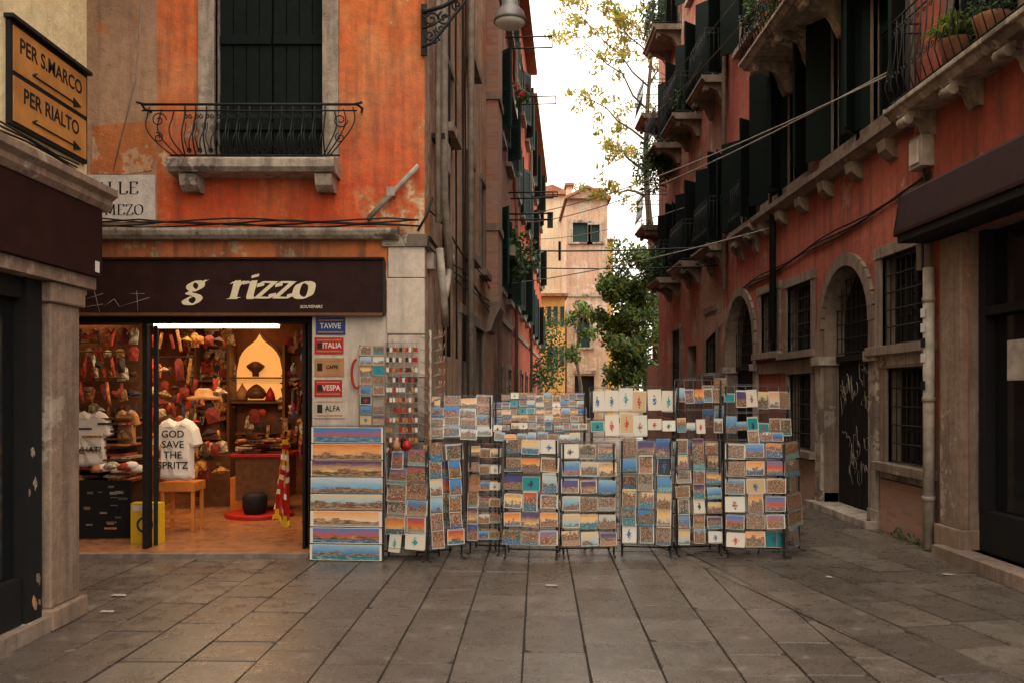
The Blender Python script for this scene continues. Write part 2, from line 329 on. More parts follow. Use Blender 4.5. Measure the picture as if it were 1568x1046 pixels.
def text(s,size,fr,u,o,z,mat,parent,shear=0,ext=.002,off=0,align='CENTER',name=None,sx=1):
    cu=bpy.data.curves.new(name or 'lettering','FONT'); cu.body=s; cu.size=size; cu.shear=shear; cu.extrude=ext; cu.offset=off; cu.align_x=align; cu.align_y='CENTER'; cu.space_line=.85; cu.resolution_u=3
    cu.materials.append(M[mat]); ob=bpy.data.objects.new(name or 'lettering',cu); COL.objects.link(ob)
    d=fr.d; mt=Matrix((( d.x,0,fr.n.x,0),(d.y,0,fr.n.y,0),(0,1,0,0),(0,0,0,1)))
    mt.translation=fr.w(u,o,z); ob.matrix_world=mt@Matrix.Diagonal((sx,1,1,1)); ob.parent=parent; return ob
def nib(mb,fr,u,z,o,strokes,h,mat,w=.2,thin=.05,shear=0.0,xs_=1.0):
    k=0
    for st in strokes:
        if len(st)==2: pts=list(st)
        else:
            pts=[]; P=[st[0]]+list(st)+[st[-1]]
            for i in range(1,len(P)-2):
                for j in range(6):
                    t=j/6; q=[]
                    for a in (0,1):
                        p0,p1,p2,p3=P[i-1][a],P[i][a],P[i+1][a],P[i+2][a]
                        q.append(.5*((2*p1)+(-p0+p2)*t+(2*p0-5*p1+4*p2-p3)*t*t+(-p0+3*p1-3*p2+p3)*t**3))
                    pts.append(tuple(q))
            pts.append(st[-1])
        for (x0,y0),(x1,y1) in zip(pts,pts[1:]):
            k+=1; oo=o+.0002*(k%9); x0*=xs_; x1*=xs_
            def W(x,y): return fr.w(u+(x+shear*y)*h,oo,z+y*h)
            mb.quad(W(x0-w/2,y0-thin/2),W(x0+w/2,y0+thin/2),W(x1+w/2,y1+thin/2),W(x1-w/2,y1-thin/2),mat)
            L=math.hypot(x1-x0,y1-y0) or 1; nx,ny=-(y1-y0)/L*thin/2,(x1-x0)/L*thin/2; oo+=.0021
            mb.quad(W(x0-nx,y0-ny),W(x1-nx,y1-ny),W(x1+nx,y1+ny),W(x0+nx,y0+ny),mat)
GL={'r':(.66,[[(.0,.92),(.14,1),(.14,0)],[(.14,.62),(.3,.95),(.46,1.0),(.54,.88)],[(-.02,0),(.32,0)]]),
'i':(.40,[[(.0,.92),(.14,1),(.14,.1),(.3,0)],[(.15,1.28),(.15,1.45)]]),
'z':(.74,[[(.06,.72),(.1,.97),(.62,.97)],[(.58,.97),(.04,.04)],[(.04,.04),(.56,.04),(.62,.28)]]),
'o':(.8,[[(.4,1),(.14,.85),(.07,.5),(.12,.15),(.36,0),(.62,.15),(.67,.5),(.62,.85),(.4,1)]]),
'g':(.9,[[(.36,1),(.08,.85),(.06,.6),(.34,.4),(.6,.58),(.6,.85),(.36,1)],[(.6,.92),(.8,1.05)],[(.22,.42),(.08,.25),(.5,.1),(.68,-.12),(.5,-.42),(.15,-.42),(.0,-.2),(.25,.02)]]),
'C':(.95,[[(.75,.8),(.45,1),(.15,.8),(.08,.5),(.15,.2),(.45,0),(.78,.2)],[(.78,.98),(.78,.72)]]),
'A':(.95,[[(.08,0),(.42,1)],[(.42,1),(.76,0)],[(.2,.35),(.64,.35)],[(-.02,0),(.2,0)],[(.6,0),(.92,0)]]),
'L':(.85,[[(.15,1),(.15,0)],[(.15,0),(.65,0),(.7,.25)],[(0,1),(.32,1)]]),
'E':(.85,[[(.15,1),(.15,0)],[(.05,0),(.65,0),(.7,.22)],[(.05,1),(.62,1),(.66,.8)],[(.15,.52),(.5,.52)]]),
'D':(.95,[[(.15,1),(.15,0)],[(.05,1),(.5,.95),(.75,.5),(.5,.05),(.05,0)]]),
'M':(1.2,[[(.15,1),(.12,0)],[(.15,1),(.5,.1)],[(.5,.1),(.85,1)],[(.88,1),(.9,0)],[(0,0),(.25,0)],[(.78,0),(1.05,0)]]),
'Z':(.85,[[(.1,.8),(.12,1),(.68,1)],[(.66,1),(.08,0)],[(.08,0),(.66,0),(.7,.22)]]),
'O':(1.0,[[(.45,1),(.15,.85),(.06,.5),(.15,.15),(.45,0),(.75,.15),(.84,.5),(.75,.85),(.45,1)]])}
def word(mb,fr,u,z,o,s,h,mat,w=.2,thin=.05,shear=0,xs_=1.0):
    for ch in s: a,st=GL[ch]; nib(mb,fr,u,z,o,st,h,mat,w,thin,shear,xs_); u+=a*h*xs_
# ------------------------------------------------------------ site survey (metres); eye point 1.6 m above ground
F=1307.0; EYE=1.6
def SX(px,d): return (px-784)*d/F
def SZ(py,d): return EYE-(py-600)*d/F
D0=8.36
fx=lambda p: SX(p,D0)
fz=lambda p: SZ(p,D0)
FAC=Fr((0,D0),(1,0),(0,-1))
cx=fx(650)
SIDE=Fr((cx,D0),(.071,1),(1,-.071))
RX=4.3
RW=Fr((RX,0),(0,1),(-1,0))
LX=-3.1
LW=Fr((LX,0),(0,1),(1,0))
# ============================================================ GROUND
g=MB(); g.quad((-400,-300,-.012),(400,-300,-.012),(400,700,-.012),(-400,700,-.012),'joint'); g.build('ground')
def clip(poly,a,b):
    out=[]; n=len(poly); side=lambda p:(b[0]-a[0])*(p[1]-a[1])-(b[1]-a[1])*(p[0]-a[0])
    for i in range(n):
        p,q=poly[i],poly[(i+1)%n]; s0,s1=side(p),side(q)
        if s0>=0: out.append(p)
        if s0*s1<0: t=s0/(s0-s1); out.append((p[0]+(q[0]-p[0])*t,p[1]+(q[1]-p[1])*t))
    return out
verts=[];faces=[];tones=[]
def paving(ang,x0,x1,y0,y1,sw,slen,cuts):
    ca,sa=math.cos(ang),math.sin(ang); u=x0
    while u<x1:
        w=sw*U(.88,1.12); v=y0-U(0,.8)
        while v<y1:
            L=slen*U(.5,1.45); gp=.0035
            pl=[(u+gp+U(-.002,.004),v+gp),(u+w-gp+U(-.004,.002),v+gp),(u+w-gp,v+L-gp),(u+gp,v+L-gp)]
            if R()<.6:
                k=random.randint(0,3); c=pl[k]; a=pl[k-1]; b=pl[(k+1)%4]; f=U(.01,.05)
                pa=(c[0]+(a[0]-c[0])*f/max(.01,math.dist(a,c)),c[1]+(a[1]-c[1])*f/max(.01,math.dist(a,c))); pb=(c[0]+(b[0]-c[0])*f/max(.01,math.dist(b,c)),c[1]+(b[1]-c[1])*f/max(.01,math.dist(b,c)))
                pl=pl[:k]+[pa,pb]+pl[k+1:]
            pl=[(p[0]*ca+p[1]*sa,-p[0]*sa+p[1]*ca) for p in pl]
            for c in cuts:
                pl=clip(pl,*c)
                if len(pl)<3: break
            if len(pl)>=3:
                cxx=sum(p[0] for p in pl)/len(pl); cyy=sum(p[1] for p in pl)/len(pl); b=len(verts); n=len(pl); t=U(-.002,.002); tx=U(-.009,.009); ty=U(-.009,.009)
                for p in pl: verts.append((p[0],p[1],-.015))
                for p in pl:
                    dx,dy=cxx-p[0],cyy-p[1]; l=math.hypot(dx,dy) or 1; k=.007/l
                    q=(p[0]+dx*k,p[1]+dy*k); verts.append((q[0],q[1],t+tx*(q[0]-cxx)+ty*(q[1]-cyy)))
                tone=min(1,max(0,random.gauss(.5,.33)))
                faces.append([b+n+i for i in range(n)]); tones.append(tone)
                for i in range(n): faces.append([b+i,b+(i+1)%n,b+n+(i+1)%n,b+n+i]); tones.append(0)
            v+=L
        u+=w
B0,B1=(1.45,9.2),(2.75,3.0)
paving(.031,-12,6,1.5,44,.405,.72,[((B1[0],B1[1]),(B0[0],B0[1]))])
paving(-.17,-6,9,0,9.6,.42,.75,[((B0[0]+.012,B0[1]),(B1[0]+.012,B1[1]))])
paving(.031,1.0,6,9.3,44,.405,.72,[((B0[0]+.012,B0[1]),(B1[0]+.012,B1[1])),((-5,9.9),(9,9.9))] )
me=bpy.data.meshes.new('stone_paving'); me.from_pydata(verts,[],faces); me.materials.append(M['pave'])
at=me.attributes.new('tone','FLOAT','FACE'); at.data.foreach_set('value',tones)
o=bpy.data.objects.new('stone_paving',me); COL.objects.link(o)
# ============================================================ ORANGE SHOP BUILDING
OB=empty('orange_shop_building')
HT=12.2; XL=-9.0; xs=fx(240)
mb=MB()
wL,wR,wB=fx(330),fx(495),fz(250); wT=wB+2.35
zs0=fz(362)
wall(mb,FAC,xs,cx,zs0,HT,[(wL,wR,wB,wT),(wL,wR,wT+1.2,wT+3.2)],'orange',.2,'stone')
wall(mb,FAC,XL,xs,zs0,HT,[(-5.9,-5.0,wB,wT)],'greyplaster',.2,'stone')
P=[(fx(142),fz(195)),(fx(180),fz(190)),(fx(236),fz(186)),(fx(238),fz(240)),(fx(232),fz(262)),(fx(190),fz(268)),(fx(140),fz(266))]; mb.prism(FAC,P,0,.008,'brickpatch')
mb.box(FAC,XL,-6.2,-.3,0,0,zs0,'greyplaster')
mb.box(FAC,fx(478),cx-.36,-.28,0,0,fz(480),'stonew')
mb.box(FAC,-6.2,cx-.36,-.28,.0,fz(480)+.002,zs0,'band')
mb.build('front_wall',OB)
mb=MB()
z=0
for i,h in enumerate([.62,.5,.62,.42,.55,.36]):
    h=min(h,zs0-.02-z)
    if h<=0: break
    mb.box(FAC,cx-.355-(.0 if i%2 else .012),cx+.004,-.5 if i%2 else -.36,.02 if i%2 else .028,z+.004,z+h-.004,'stonew' if i>2 else 'stone'); z+=h
mb.box(FAC,cx-.41,cx+.03,-.45,.05,zs0-.11,zs0+.015,'stone')
mb.build('corner_pilaster',OB,.008)
mb=MB(); SL=7.3
sw_=[(3.3,4.0,3.5,4.8),(3.3,4.0,6.2,7.8),(1.6,2.2,8.6,10.0),(5.0,5.5,3.5,4.9),(1.3,1.75,4.6,5.3)]
wall(mb,SIDE,0,SL,0,HT,[(4.15,5.3,0,2.55),(2.6,3.1,1.5,2.6)]+sw_,'side',.2,'stoned')
for a in sw_: window(mb,SIDE,*a,'grille' if a[0]<2 else 'closed',-.08,'darkwood','stoned',.08)
frame(mb,SIDE,4.15,5.3,0.0,2.55,.14,-.05,.04,'stoned',False)
window(mb,SIDE,2.6,3.1,1.5,2.6,'grille',fm='stoned')
mb.box(SIDE,0.4,4.0,.0,.03,0,1.5,'stoned')
mb.build('side_wall',OB)
mb=MB()
b0=SIDE.w(SL,-.3,0)
mb.box(WORLD,XL,cx-.35,D0+4.7,b0.y-.3,0,HT,'greyplaster')
mb.box(WORLD,XL,cx-.35,D0+.3,D0+4.7,3.3,HT,'greyplaster')
mb.poly([(XL,D0-.5,HT),(cx+.3,D0-.5,HT),(cx+.8,b0.y,HT),(XL,b0.y,HT)],'roof'); mb.poly([(XL,D0-.5,HT+.02),(cx+.3,D0-.5,HT+.02),(cx-3,D0+4,HT+1.6),(XL,D0+4,HT+1.6)],'roof')
mb.build('roof_and_body',OB)
mb=MB()
frame(mb,FAC,wL,wR,wB,wT,.155,-.06,.05,'stone',False)
for i in range(2):
    a=wL+(wR-wL)/2*i; b=a+(wR-wL)/2
    nb=4
    for k in range(nb): mb.box(FAC,a+.006+(b-a-.012)*k/nb+.003,a+.006+(b-a-.012)*(k+1)/nb-.003,-.14,-.115,wB+.02,wT-.01,'green')
    for zz in (wB+.35,wB+1.2,wB+2.0): mb.box(FAC,a+.01,b-.01,-.115,-.09,zz,zz+.09,'green')
mb.build('upper_window',OB,.004)
mb=MB(); window(mb,FAC,-5.9,-5.0,wB,wT,'closed'); window(mb,FAC,wL,wR,wT+1.2,wT+3.2,'closed'); mb.build('other_windows',OB)
mb=MB(); bL,bR=fx(274),fx(522)
mb.prof(FAC,[(-.02,fz(274)),(.27,fz(274)),(.31,fz(268)),(.31,fz(256)),(.28,fz(253)),(-.02,fz(253))],bL,bR,'stone')
for p in (301,503):
    mb.prof(FAC,[(-.02,fz(296)),(.12,fz(298)),(.2,fz(291)),(.24,fz(275)),(-.02,fz(275))],fx(p-13),fx(p+13),'stone')
mb.build('balcony_slab',OB,.01)
mb=MB(); rt,rb=fz(172),fz(249)
def belly(t): return .05+.10*math.sin(min(1,t*1.25)*math.pi)*(1-t*.4)
iL,iR=fx(262),fx(535); eL,eR=fx(232),fx(553); O=.17
mb.tube([FAC.w(eL,O+.05,rt),FAC.w(eR,O+.05,rt)],.013,'iron',6); mb.tube([FAC.w(eL,O+.05,rt-.06),FAC.w(eR,O+.05,rt-.06)],.008,'iron',6)
mb.tube([FAC.w(iL+.06,O,rb+.02),FAC.w(iR-.06,O,rb+.02)],.01,'iron',6)
for s_,e in ((1,eL),(-1,eR)):
    mb.tube([FAC.w(e,O+.05,rt),FAC.w(e-.03*s_,0.1,rt),FAC.w(e-.0*s_,-.02,rt)],.012,'iron',6)
    mb.tube([FAC.w(e-s_*.05,O+.05,rt+.02),FAC.w(e+s_*.03,O+.05,rt)],.012,'iron')
    for q in range(3):
        P=[]
        for i in range(11):
            t=i/10; P.append(FAC.w((e+s_*(.05+.10*q))+s_*(.22-.05*q)*(1-t)**2 - s_*.05*math.sin(t*3.14),O+belly(t)-.05-.05*q,rb+.02+(rt-rb-.03)*t))
        mb.tube(P,.007,'iron',5)
nb=13; x0,x1=iL+.2,iR-.2
for i in range(nb+1):
    u=x0+(x1-x0)*i/nb
    mb.tube([FAC.w(u,O+belly(t/8)-.05,rb+.02+(rt-rb-.02)*t/8) for t in range(9)],.008,'iron',5)
    if i<nb:
        um=u+(x1-x0)/nb/2; w=(x1-x0)/nb/2
        for sg in (-1,1):
            P=[FAC.w(um+sg*w*.85*(math.sin(t/8*math.pi/2)),O+.0+belly(t/8)-.045,rb+.04+(rt-rb-.2)*t/8) for t in range(9)]; mb.tube(P,.006,'iron',4)
            mb.tube(spiral(FAC,um+sg*w*.5,rt-.12,w*.45,1.57,1.1,O+.06,14,sg),.006,'iron',4)
        mb.tube(arc(FAC,um,rb+.06,.02,0,6.28,O+.03,8),.006,'iron',4)
for e,s_ in ((eL+.16,1),(eR-.16,-1)): mb.tube(spiral(FAC,e,rt-.15,.075,0,1.4,O+.05,20,s_),.006,'iron',4); mb.tube(spiral(FAC,e,rt-.32,.05,2,1.4,O+.06,20,-s_),.006,'iron',4)
mb.build('balcony_railing',OB)
mb=MB()
mb.prof(FAC,[(-.02,fz(369)),(.1,fz(369)),(.14,fz(364)),(.16,fz(358)),(.16,fz(354)),(-.02,fz(349))],-6.3,fx(612),'stone')
mb.build('string_course',OB,.005)
mb=MB()
for k in range(4):
    P=[FAC.w(-6+i*.3,.06+.03*k,fz(349)+.012*k+.02*math.sin(i*1.3+k*2)+U(0,.012)) for i in range(int((cx+6)/.3)+1)]; mb.tube(P,.009,'cable',5)
mb.tube([FAC.w(fx(236),.02,7.0),FAC.w(fx(210),.02,fz(120)),FAC.w(fx(175),.02,fz(262))],.006,'cablew',4)
mb.tube([FAC.w(fx(640),.02,fz(355)),FAC.w(fx(655),.05,fz(330)),SIDE.w(.1,.06,fz(300))],.012,'cable')
mb.build('facade_cables',OB)
mb=MB(); mb.tube([FAC.w(fx(566),.07,fz(337)),FAC.w(fx(642),.07,fz(257))],.026,'pipew',8); mb.box(FAC,fx(594),fx(606),.0,.1,fz(304),fz(290),'pipew')
mb.tube([FAC.w(fx(566),.07,fz(337)),FAC.w(fx(566),.0,fz(337))],.02,'pipew',8); mb.build('wall_flag_pole',None)
mb=MB()
def sp(u,o,z): return SIDE.w(u,o,z)
mb.tube([sp(.55,.12,11.5),sp(.5,.12,7),sp(.45,.12,5.0),sp(.48,.12,3.6),sp(.9,.1,3.25),sp(1.0,.12,2.8)],.045,'pipe',10)
mb.tube([sp(.25,.1,9),sp(.22,.1,5.4),sp(.22,.1,3.3)],.03,'pipe',8)
mb.tube([sp(.3,.1,3.05),sp(.5,.12,2.5),sp(.7,.1,2.3)],.04,'pipew',10)
mb.tube([sp(1.15,.1,3.1),sp(.75,.11,2.72),sp(.65,.11,2.6)],.035,'pipew',10)
mb.box(SIDE,.12,.24,.0,.07,2.82,2.98,'pipe'); mb.box(SIDE,.9,1.1,0,.1,4.0,4.3,'pipe')
for k in range(7):
    u=U(.3,3.5); mb.tube([sp(u+U(-.05,.05),.04,11-i*.9) for i in range(11)],.012,'cable',4)
for k in range(4):
    z=U(2.4,3.6); mb.tube([sp(i*.6,.05,z+.04*math.sin(i+k)) for i in range(12)],.012,'cable',4)
mb.tube([sp(3.0,.1,12),sp(3.0,.1,0)],.045,'pipe',8)
for z in (4.2,6.3,8.5,10): mb.box(SIDE,.4,.62,0,.14,z,z+.05,'iron')
mb.build('drain_pipes',OB)
SG=empty('shop_sign')
mb=MB(); zB,zT=fz(481),fz(401)
mb.box(FAC,-6.3,fx(588),-.02,.1,zB,zT,'brown'); mb.box(FAC,-6.32,fx(588)+.012,.0,.125,zT,zT+.025,'brown'); mb.box(FAC,-6.3,fx(588),.02,.11,zB-.03,zB,'wood')
mb.box(FAC,fx(588)+.001,fx(588)+.018,-.02,.115,zB-.02,zT-.002,'iron')
mb.build('fascia_board',SG,.004)
mb=MB()
word(mb,FAC,fx(291),fz(459)+.01,.104,'g',.155,'ivory',.40,.11,.25,1.25)
word(mb,FAC,fx(357),fz(459),.104,'rizzo',.158,'ivory',.43,.11,.25,1.52)
mb.build('lettering',SG)
text('SOUVENIRS',.042,FAC,fx(480),.104,fz(472),'ivory',SG,.2)
mb=MB()
for (a,b) in (((140,460),(165,452)),((140,472),(165,468)),((152,448),(160,480)),((166,472),(182,460)),((182,460),(190,472)),((190,472),(235,458)),((205,452),(228,452)),((216,448),(218,478))):
    mb.tube([FAC.w(fx(a[0]),.102,fz(a[1])),FAC.w(fx(b[0]),.102,fz(b[1]))],.003,'pipe',4)
mb.build('graffiti_tag',SG)
PQ=empty('street_name_sign')
mb=MB(); mb.box(FAC,fx(112),fx(238),0,.014,fz(341),fz(269),'plaque'); mb.build('painted_panel',PQ)
mb=MB(); word(mb,FAC,fx(131),fz(298),.016,'CALLE',.115,'black',.16,.045,0,1.04); word(mb,FAC,fx(120),fz(332),.016,'D',.1,'black',.15,.04); word(mb,FAC,fx(162),fz(330),.016,'MEZO',.1,'black',.16,.045,0,.98); mb.build('lettering',PQ)
# ============================================================ SHOP INTERIOR
SI=empty('souvenir_shop_interior')
iy0,iy1=D0+.28,D0+4.6; ix0,ix1=-6.9,fx(478)+.35
mb=MB()
mb.box(WORLD,ix0,fx(478),D0-.06,iy1,-.01,.05,'floor_in')
mb.box(WORLD,ix0,fx(478)+.002,D0-.16,D0-.061,-.01,.045,'stoned')
mb.box(WORLD,fx(478)+.003,ix1,iy0,iy1,-.01,.05,'floor_in')
mb.quad((ix0,iy1,0),(ix1,iy1,0),(ix1,iy1,3),(ix0,iy1,3),'inter'); mb.quad((ix0,iy0,0),(ix0,iy1,0),(ix0,iy1,3),(ix0,iy0,3),'inter'); mb.quad((ix1,iy0,0),(ix1,iy1,0),(ix1,iy1,3),(ix1,iy0,3),'inter')
mb.box(WORLD,ix0,ix1,iy0,iy1,2.62,2.72,'stoneb')
mb.build('room_shell',SI)
mb=MB()
for p,w in ((216,.05),(474,.06),(462,.03)): mb.box(FAC,fx(p)-w/2,fx(p)+w/2,-.2,-.08,.05,fz(494),'darkwood')
mb.box(FAC,-6.2,fx(478),-.2,-.07,fz(494)+.001,fz(484),'darkwood')
f2=Fr((fx(470),D0+.2),(-.12,1),(-1,-.12))
for a,b in ((0,.06),(.74,.8)): mb.box(f2,a,b,0,.05,.06,fz(496),'wood')
mb.box(f2,.062,.738,0,.05,.06,.5,'wood'); mb.box(f2,.062,.738,0,.05,2.1,fz(496),'wood')
f2=Fr((fx(222),D0+.2),(-.40,1),(1,.4))
for a,b in ((0,.05),(.7,.75)): mb.box(f2,a,b,0,.04,.06,fz(496),'darkwood')
mb.build('shop_doors',SI,.004)
mb=MB()
mb.box(WORLD,SX(238,9.3),SX(335,9.3),9.25,9.4,2.3,2.335,'lampw'); mb.box(WORLD,SX(342,9.3),SX(424,9.3),9.25,9.4,2.3,2.335,'lampw')
mb.box(WORLD,SX(236,9.3),SX(426,9.3),9.22,9.43,2.336,2.38,'stonew')
mb.build('ceiling_light_fitting',SI)
def area(x,y,z,sx_,sy_,e,c):
    l=bpy.data.lights.new('shop_lamp_and_fill','AREA'); l.shape='RECTANGLE'; l.size=sx_; l.size_y=sy_; l.energy=e; l.color=c; ob=bpy.data.objects.new('shop_lamp_and_fill',l); ob.location=(x,y,z); COL.objects.link(ob); ob.parent=SI
area(-3.2,10.6,2.58,1.6,.9,50,(1,.60,.30)); area(-5.0,9.9,2.58,1.2,.8,52,(1,.56,.25)); area(-3.5,8.9,2.29,1.2,.15,13,(1,.70,.42))  # last one is an added fill by the entrance, brightening the shirt fronts
def pt(x,y,z,e,c=(1,.5,.18),r=.05):
    l=bpy.data.lights.new('spot_bulb','POINT'); l.energy=e; l.color=c; l.shadow_soft_size=r; ob=bpy.data.objects.new('spot_bulb',l); ob.location=(x,y,z); COL.objects.link(ob); ob.parent=SI
d=iy1-.06; nx0,nx1=SX(362,d),SX(432,d); mid=(nx0+nx1)/2; nw=(nx1-nx0)/2; zb,zt=SZ(612,d),SZ(512,d)
mb=MB()
def ogee(nw,zb,zt):
    pts=[(mid-nw,zb),(mid-nw,zb+.42)]
    for i in range(1,8):
        t=i/8; pts.append((mid-nw+nw*t,zb+.42+(zt-zb-.42)*(math.sqrt(max(0,1-(1-t)**2))*.78+.22*t**6)))
    return pts+[(mid,zt)]+[(2*mid-p[0],p[1]) for p in pts[::-1]]
fi=Fr((0,iy1),(1,0),(0,-1)); mb.prism(fi,ogee(nw*1.12,zb-.02,zt+.07),.0,.04,'wood'); mb.prism(fi,ogee(nw,zb,zt),.041,.05,'niche'); mb.box(fi,mid-nw,mid+nw,.05,.25,zb+.32,zb+.34,'wood'); mb.box(fi,mid-nw*1.15,mid+nw*1.15,.0,.3,zb-.05,zb-.021,'wood'); mb.build('lit_niche',SI)
mb=MB(); mb.lathe((mid,d-.15,zb+.02),[(.0,0),(.1,0),(.16,.06),(.12,.14),(.05,.2),(.0,.22)],'wood',12); mb.lathe((mid-.02,d-.12,zb+.35),[(.0,0),(.05,0),(.05,.06),(.12,.12),(.14,.16),(.05,.22),(0,.23)],'wood',12); mb.lathe((mid+.2,d-.12,zb),[(.0,0),(.08,0),(.06,.1),(.03,.16),(0,.2)],'redp',10); mb.lathe((mid-.22,d-.12,zb),[(.0,0),(.08,0),(.1,.1),(.03,.2),(0,.26)],'tan',10); mb.build('display_vase',SI)
pt(mid,d-.4,zt+.15,8)
def merch(mb,fr,u0,u1,z0,z1,o,n,smin=.06,smax=.16,drop=1.6):
    for i in range(n):
        w=U(smin,smax)/2; h=w*U(.8,drop); u=U(u0,u1); z=U(z0,z1); oo=o+U(0,.12); t=U(-.25,.25); sd=(R(),R(),R())
        k=R()
        if k<.4: pts=[(-w,-h),(w,-h),(w*1.05,h*.6),(w*.4,h),(-w*.4,h),(-w*1.05,h*.6)]
        elif k<.55: pts=[(w*math.cos(a*1.047),w*.8*math.sin(a*1.047)) for a in range(6)]
        elif k<.85: pts=[(-w*.35,-h*1.3),(w*.3,-h*1.25),(w*.4,0),(w*.35,h),(-w*.35,h),(-w*.3,0)]
        else: pts=[(-w*1.5,-w*.2),(0,-w*.5),(w*1.5,-w*.2),(w*.8,w*.3),(0,w*.8),(-w*.8,w*.3)]
        pts=[(u+p[0]*math.cos(t)-p[1]*math.sin(t),z+p[0]*math.sin(t)+p[1]*math.cos(t)) for p in pts]
        vs=[fr.w(p[0],oo,p[1]) for p in pts]+[fr.w(p[0],oo-.02,p[1]) for p in pts]+[fr.w(u,oo+.03,z)]
        fs=[(j,(j+1)%6,12) for j in range(6)]+[(j,(j+1)%6,6+(j+1)%6,6+j) for j in range(6)]
        mb.add(vs,fs,'merch',seed=sd)
def rowhang(mb,fr,u0,u1,z,o,sp_,w,h):
    mb.tube([fr.w(u0,o,z+.03),fr.w(u1,o,z+.03)],.006,'iron',4); u=u0
    while u<u1:
        merch(mb,fr,u-.005,u+.005,z-h/2,z-h/2+.02,o,1,w*.8,w*1.1,h/w); u+=sp_*U(.7,1.3)
mb=MB()
for z in (.5,.9,1.3,1.75):
    mb.box(fi,SX(310,d),SX(355,d),0,.35,z,z+.03,'wood')
    if z<1.4: mb.box(fi,SX(370,d),SX(445,d),0,.35,z*.75,z*.75+.03,'wood')
for p in (308,357,440): mb.box(fi,SX(p,d),SX(p,d)+.04,.0,.36,.05,2.3,'wood')
merch(mb,fi,-4.9,SX(355,d),1.2,2.5,.1,170,.08,.22); merch(mb,fi,SX(432,d),-2.0,.9,2.5,.1,60,.08,.2); merch(mb,fi,-3.9,-2.1,.4,1.3,.3,110,.06,.16)
mb.build('back_shelving',SI)
mb=MB(); fl=Fr((0,D0+1.3),(1,0),(0,-1))
mb.box(fl,-6.8,SX(222,9.7),-.04,0,0.05,2.6,'wood')
for z in (.62,.85,1.08,1.3): mb.box(fl,-6.5,SX(218,9.6),.001,.4,z,z+.02,'wood')
for z in (2.32,2.12,1.9,1.68,1.5): rowhang(mb,fl,-5.6,SX(216,9.6),z,.12,.08,.1,.22)
for z in (2.3,2.0,1.72): rowhang(mb,fl,-5.6,SX(216,9.6),z,.45,.10,.075,.24)
for i in range(80):
    u=U(-5.4,-4.35); z=random.choice((.645,.875,1.105))+.028*random.randint(0,5); mb.box(fl,u,u+.22,.05+U(0,.06),.36+U(0,.06),z,z+.024,'merch')
mb.build('wall_merchandise',SI,.0)
mb=MB(); fr3=Fr((fx(452),D0+.5),(0,1),(-1,0))
for z in (2.35,2.1,1.85,1.6,1.35,1.1): rowhang(mb,fr3,.5,3.7,z,.08,.12,.14,.24)
merch(mb,fr3,.2,.6,1.4,2.2,.1,22,.06,.14,2)
mb.box(fr3,.9,3.5,-.02,.0,.06,2.5,'wood'); mb.build('side_merchandise',SI)
mb=MB(); f9=Fr((0,10.6),(1,0),(0,-1)); rowhang(mb,f9,SX(225,10.6),SX(345,10.6),2.38,0,.1,.1,.3); rowhang(mb,f9,SX(225,10.6),SX(300,10.6),2.0,.1,.1,.09,.28)
f9=Fr((0,11.3),(1,0),(0,-1)); merch(mb,f9,SX(228,11.3),SX(345,11.3),.5,1.7,0,100,.07,.2,1.4)
mb.lathe((SX(312,10.4),10.4,SZ(608,10.4)),[(.19,-.03),(.2,0),(.11,.02),(.10,.08),(.06,.11),(0,.11)],'tan',16); mb.build('hanging_merchandise',SI)
TB=empty('display_table',SI); mb=MB(); d=10.6; tx0,tx1=SX(352,d),SX(436,d); tz=SZ(695,d)
mb.box(WORLD,tx0,tx1,d,d+.8,tz-.04,tz,'redp'); mb.box(WORLD,tx0+.05,tx1-.05,d+.05,d+.75,.25,tz-.041,'wood'); mb.lathe(((tx0+tx1)/2,d+.1,.05),[(0,0),(.42,0),(.42,.05),(.1,.07),(.08,.2)],'redp',20); mb.lathe(((tx0+tx1)/2,d-.1,.1),[(0,0),(.12,.0),(.15,.1),(.15,.22),(.11,.26),(0,.27)],'black',14)
for i in range(44): u=U(tx0,tx1-.2); y=U(d,d+.5); z=tz+.03*random.randint(0,5); mb.box(WORLD,u,u+.2,y,y+.22,z+.001,z+.027,'merch')
mb.build('table',TB,.005)
mb=MB(); d=11.6; tx0,tx1=SX(310,d),SX(352,d)
mb.box(WORLD,tx0,tx1,d,d+.5,.05,.75,'wood'); mb.box(WORLD,SX(352,11),SX(383,11),11,11.4,.05,.5,'orangewood'); mb.build('counter',SI,.01)
mb=MB(); d=9.0; rows=16; vs=[]
for i in range(rows+1):
    t=i/rows; z=SZ(672,d)-t*(SZ(672,d)-SZ(800,d)); w=.03+.06*t
    for k in range(7): s=k/6-.5; vs.append((SX(437,d)-.05*t+s*2*w, d+.03*math.sin(s*12+t*3),z-.05*math.sin(s*5)*t))
pat=lambda i,k: (i*7+k*5+(i*k)%3)%5
mb.add(vs,[(i*7+k,i*7+k+1,(i+1)*7+k+1,(i+1)*7+k) for i in range(rows) for k in range(6) if pat(i,k)>1],'redp'); mb.add(vs,[(i*7+k,i*7+k+1,(i+1)*7+k+1,(i+1)*7+k) for i in range(rows) for k in range(6) if pat(i,k)==1],'tee'); mb.add(vs,[(i*7+k,i*7+k+1,(i+1)*7+k+1,(i+1)*7+k) for i in range(rows) for k in range(6) if pat(i,k)==0],'yel'); mb.build('hanging_scarf',SI)
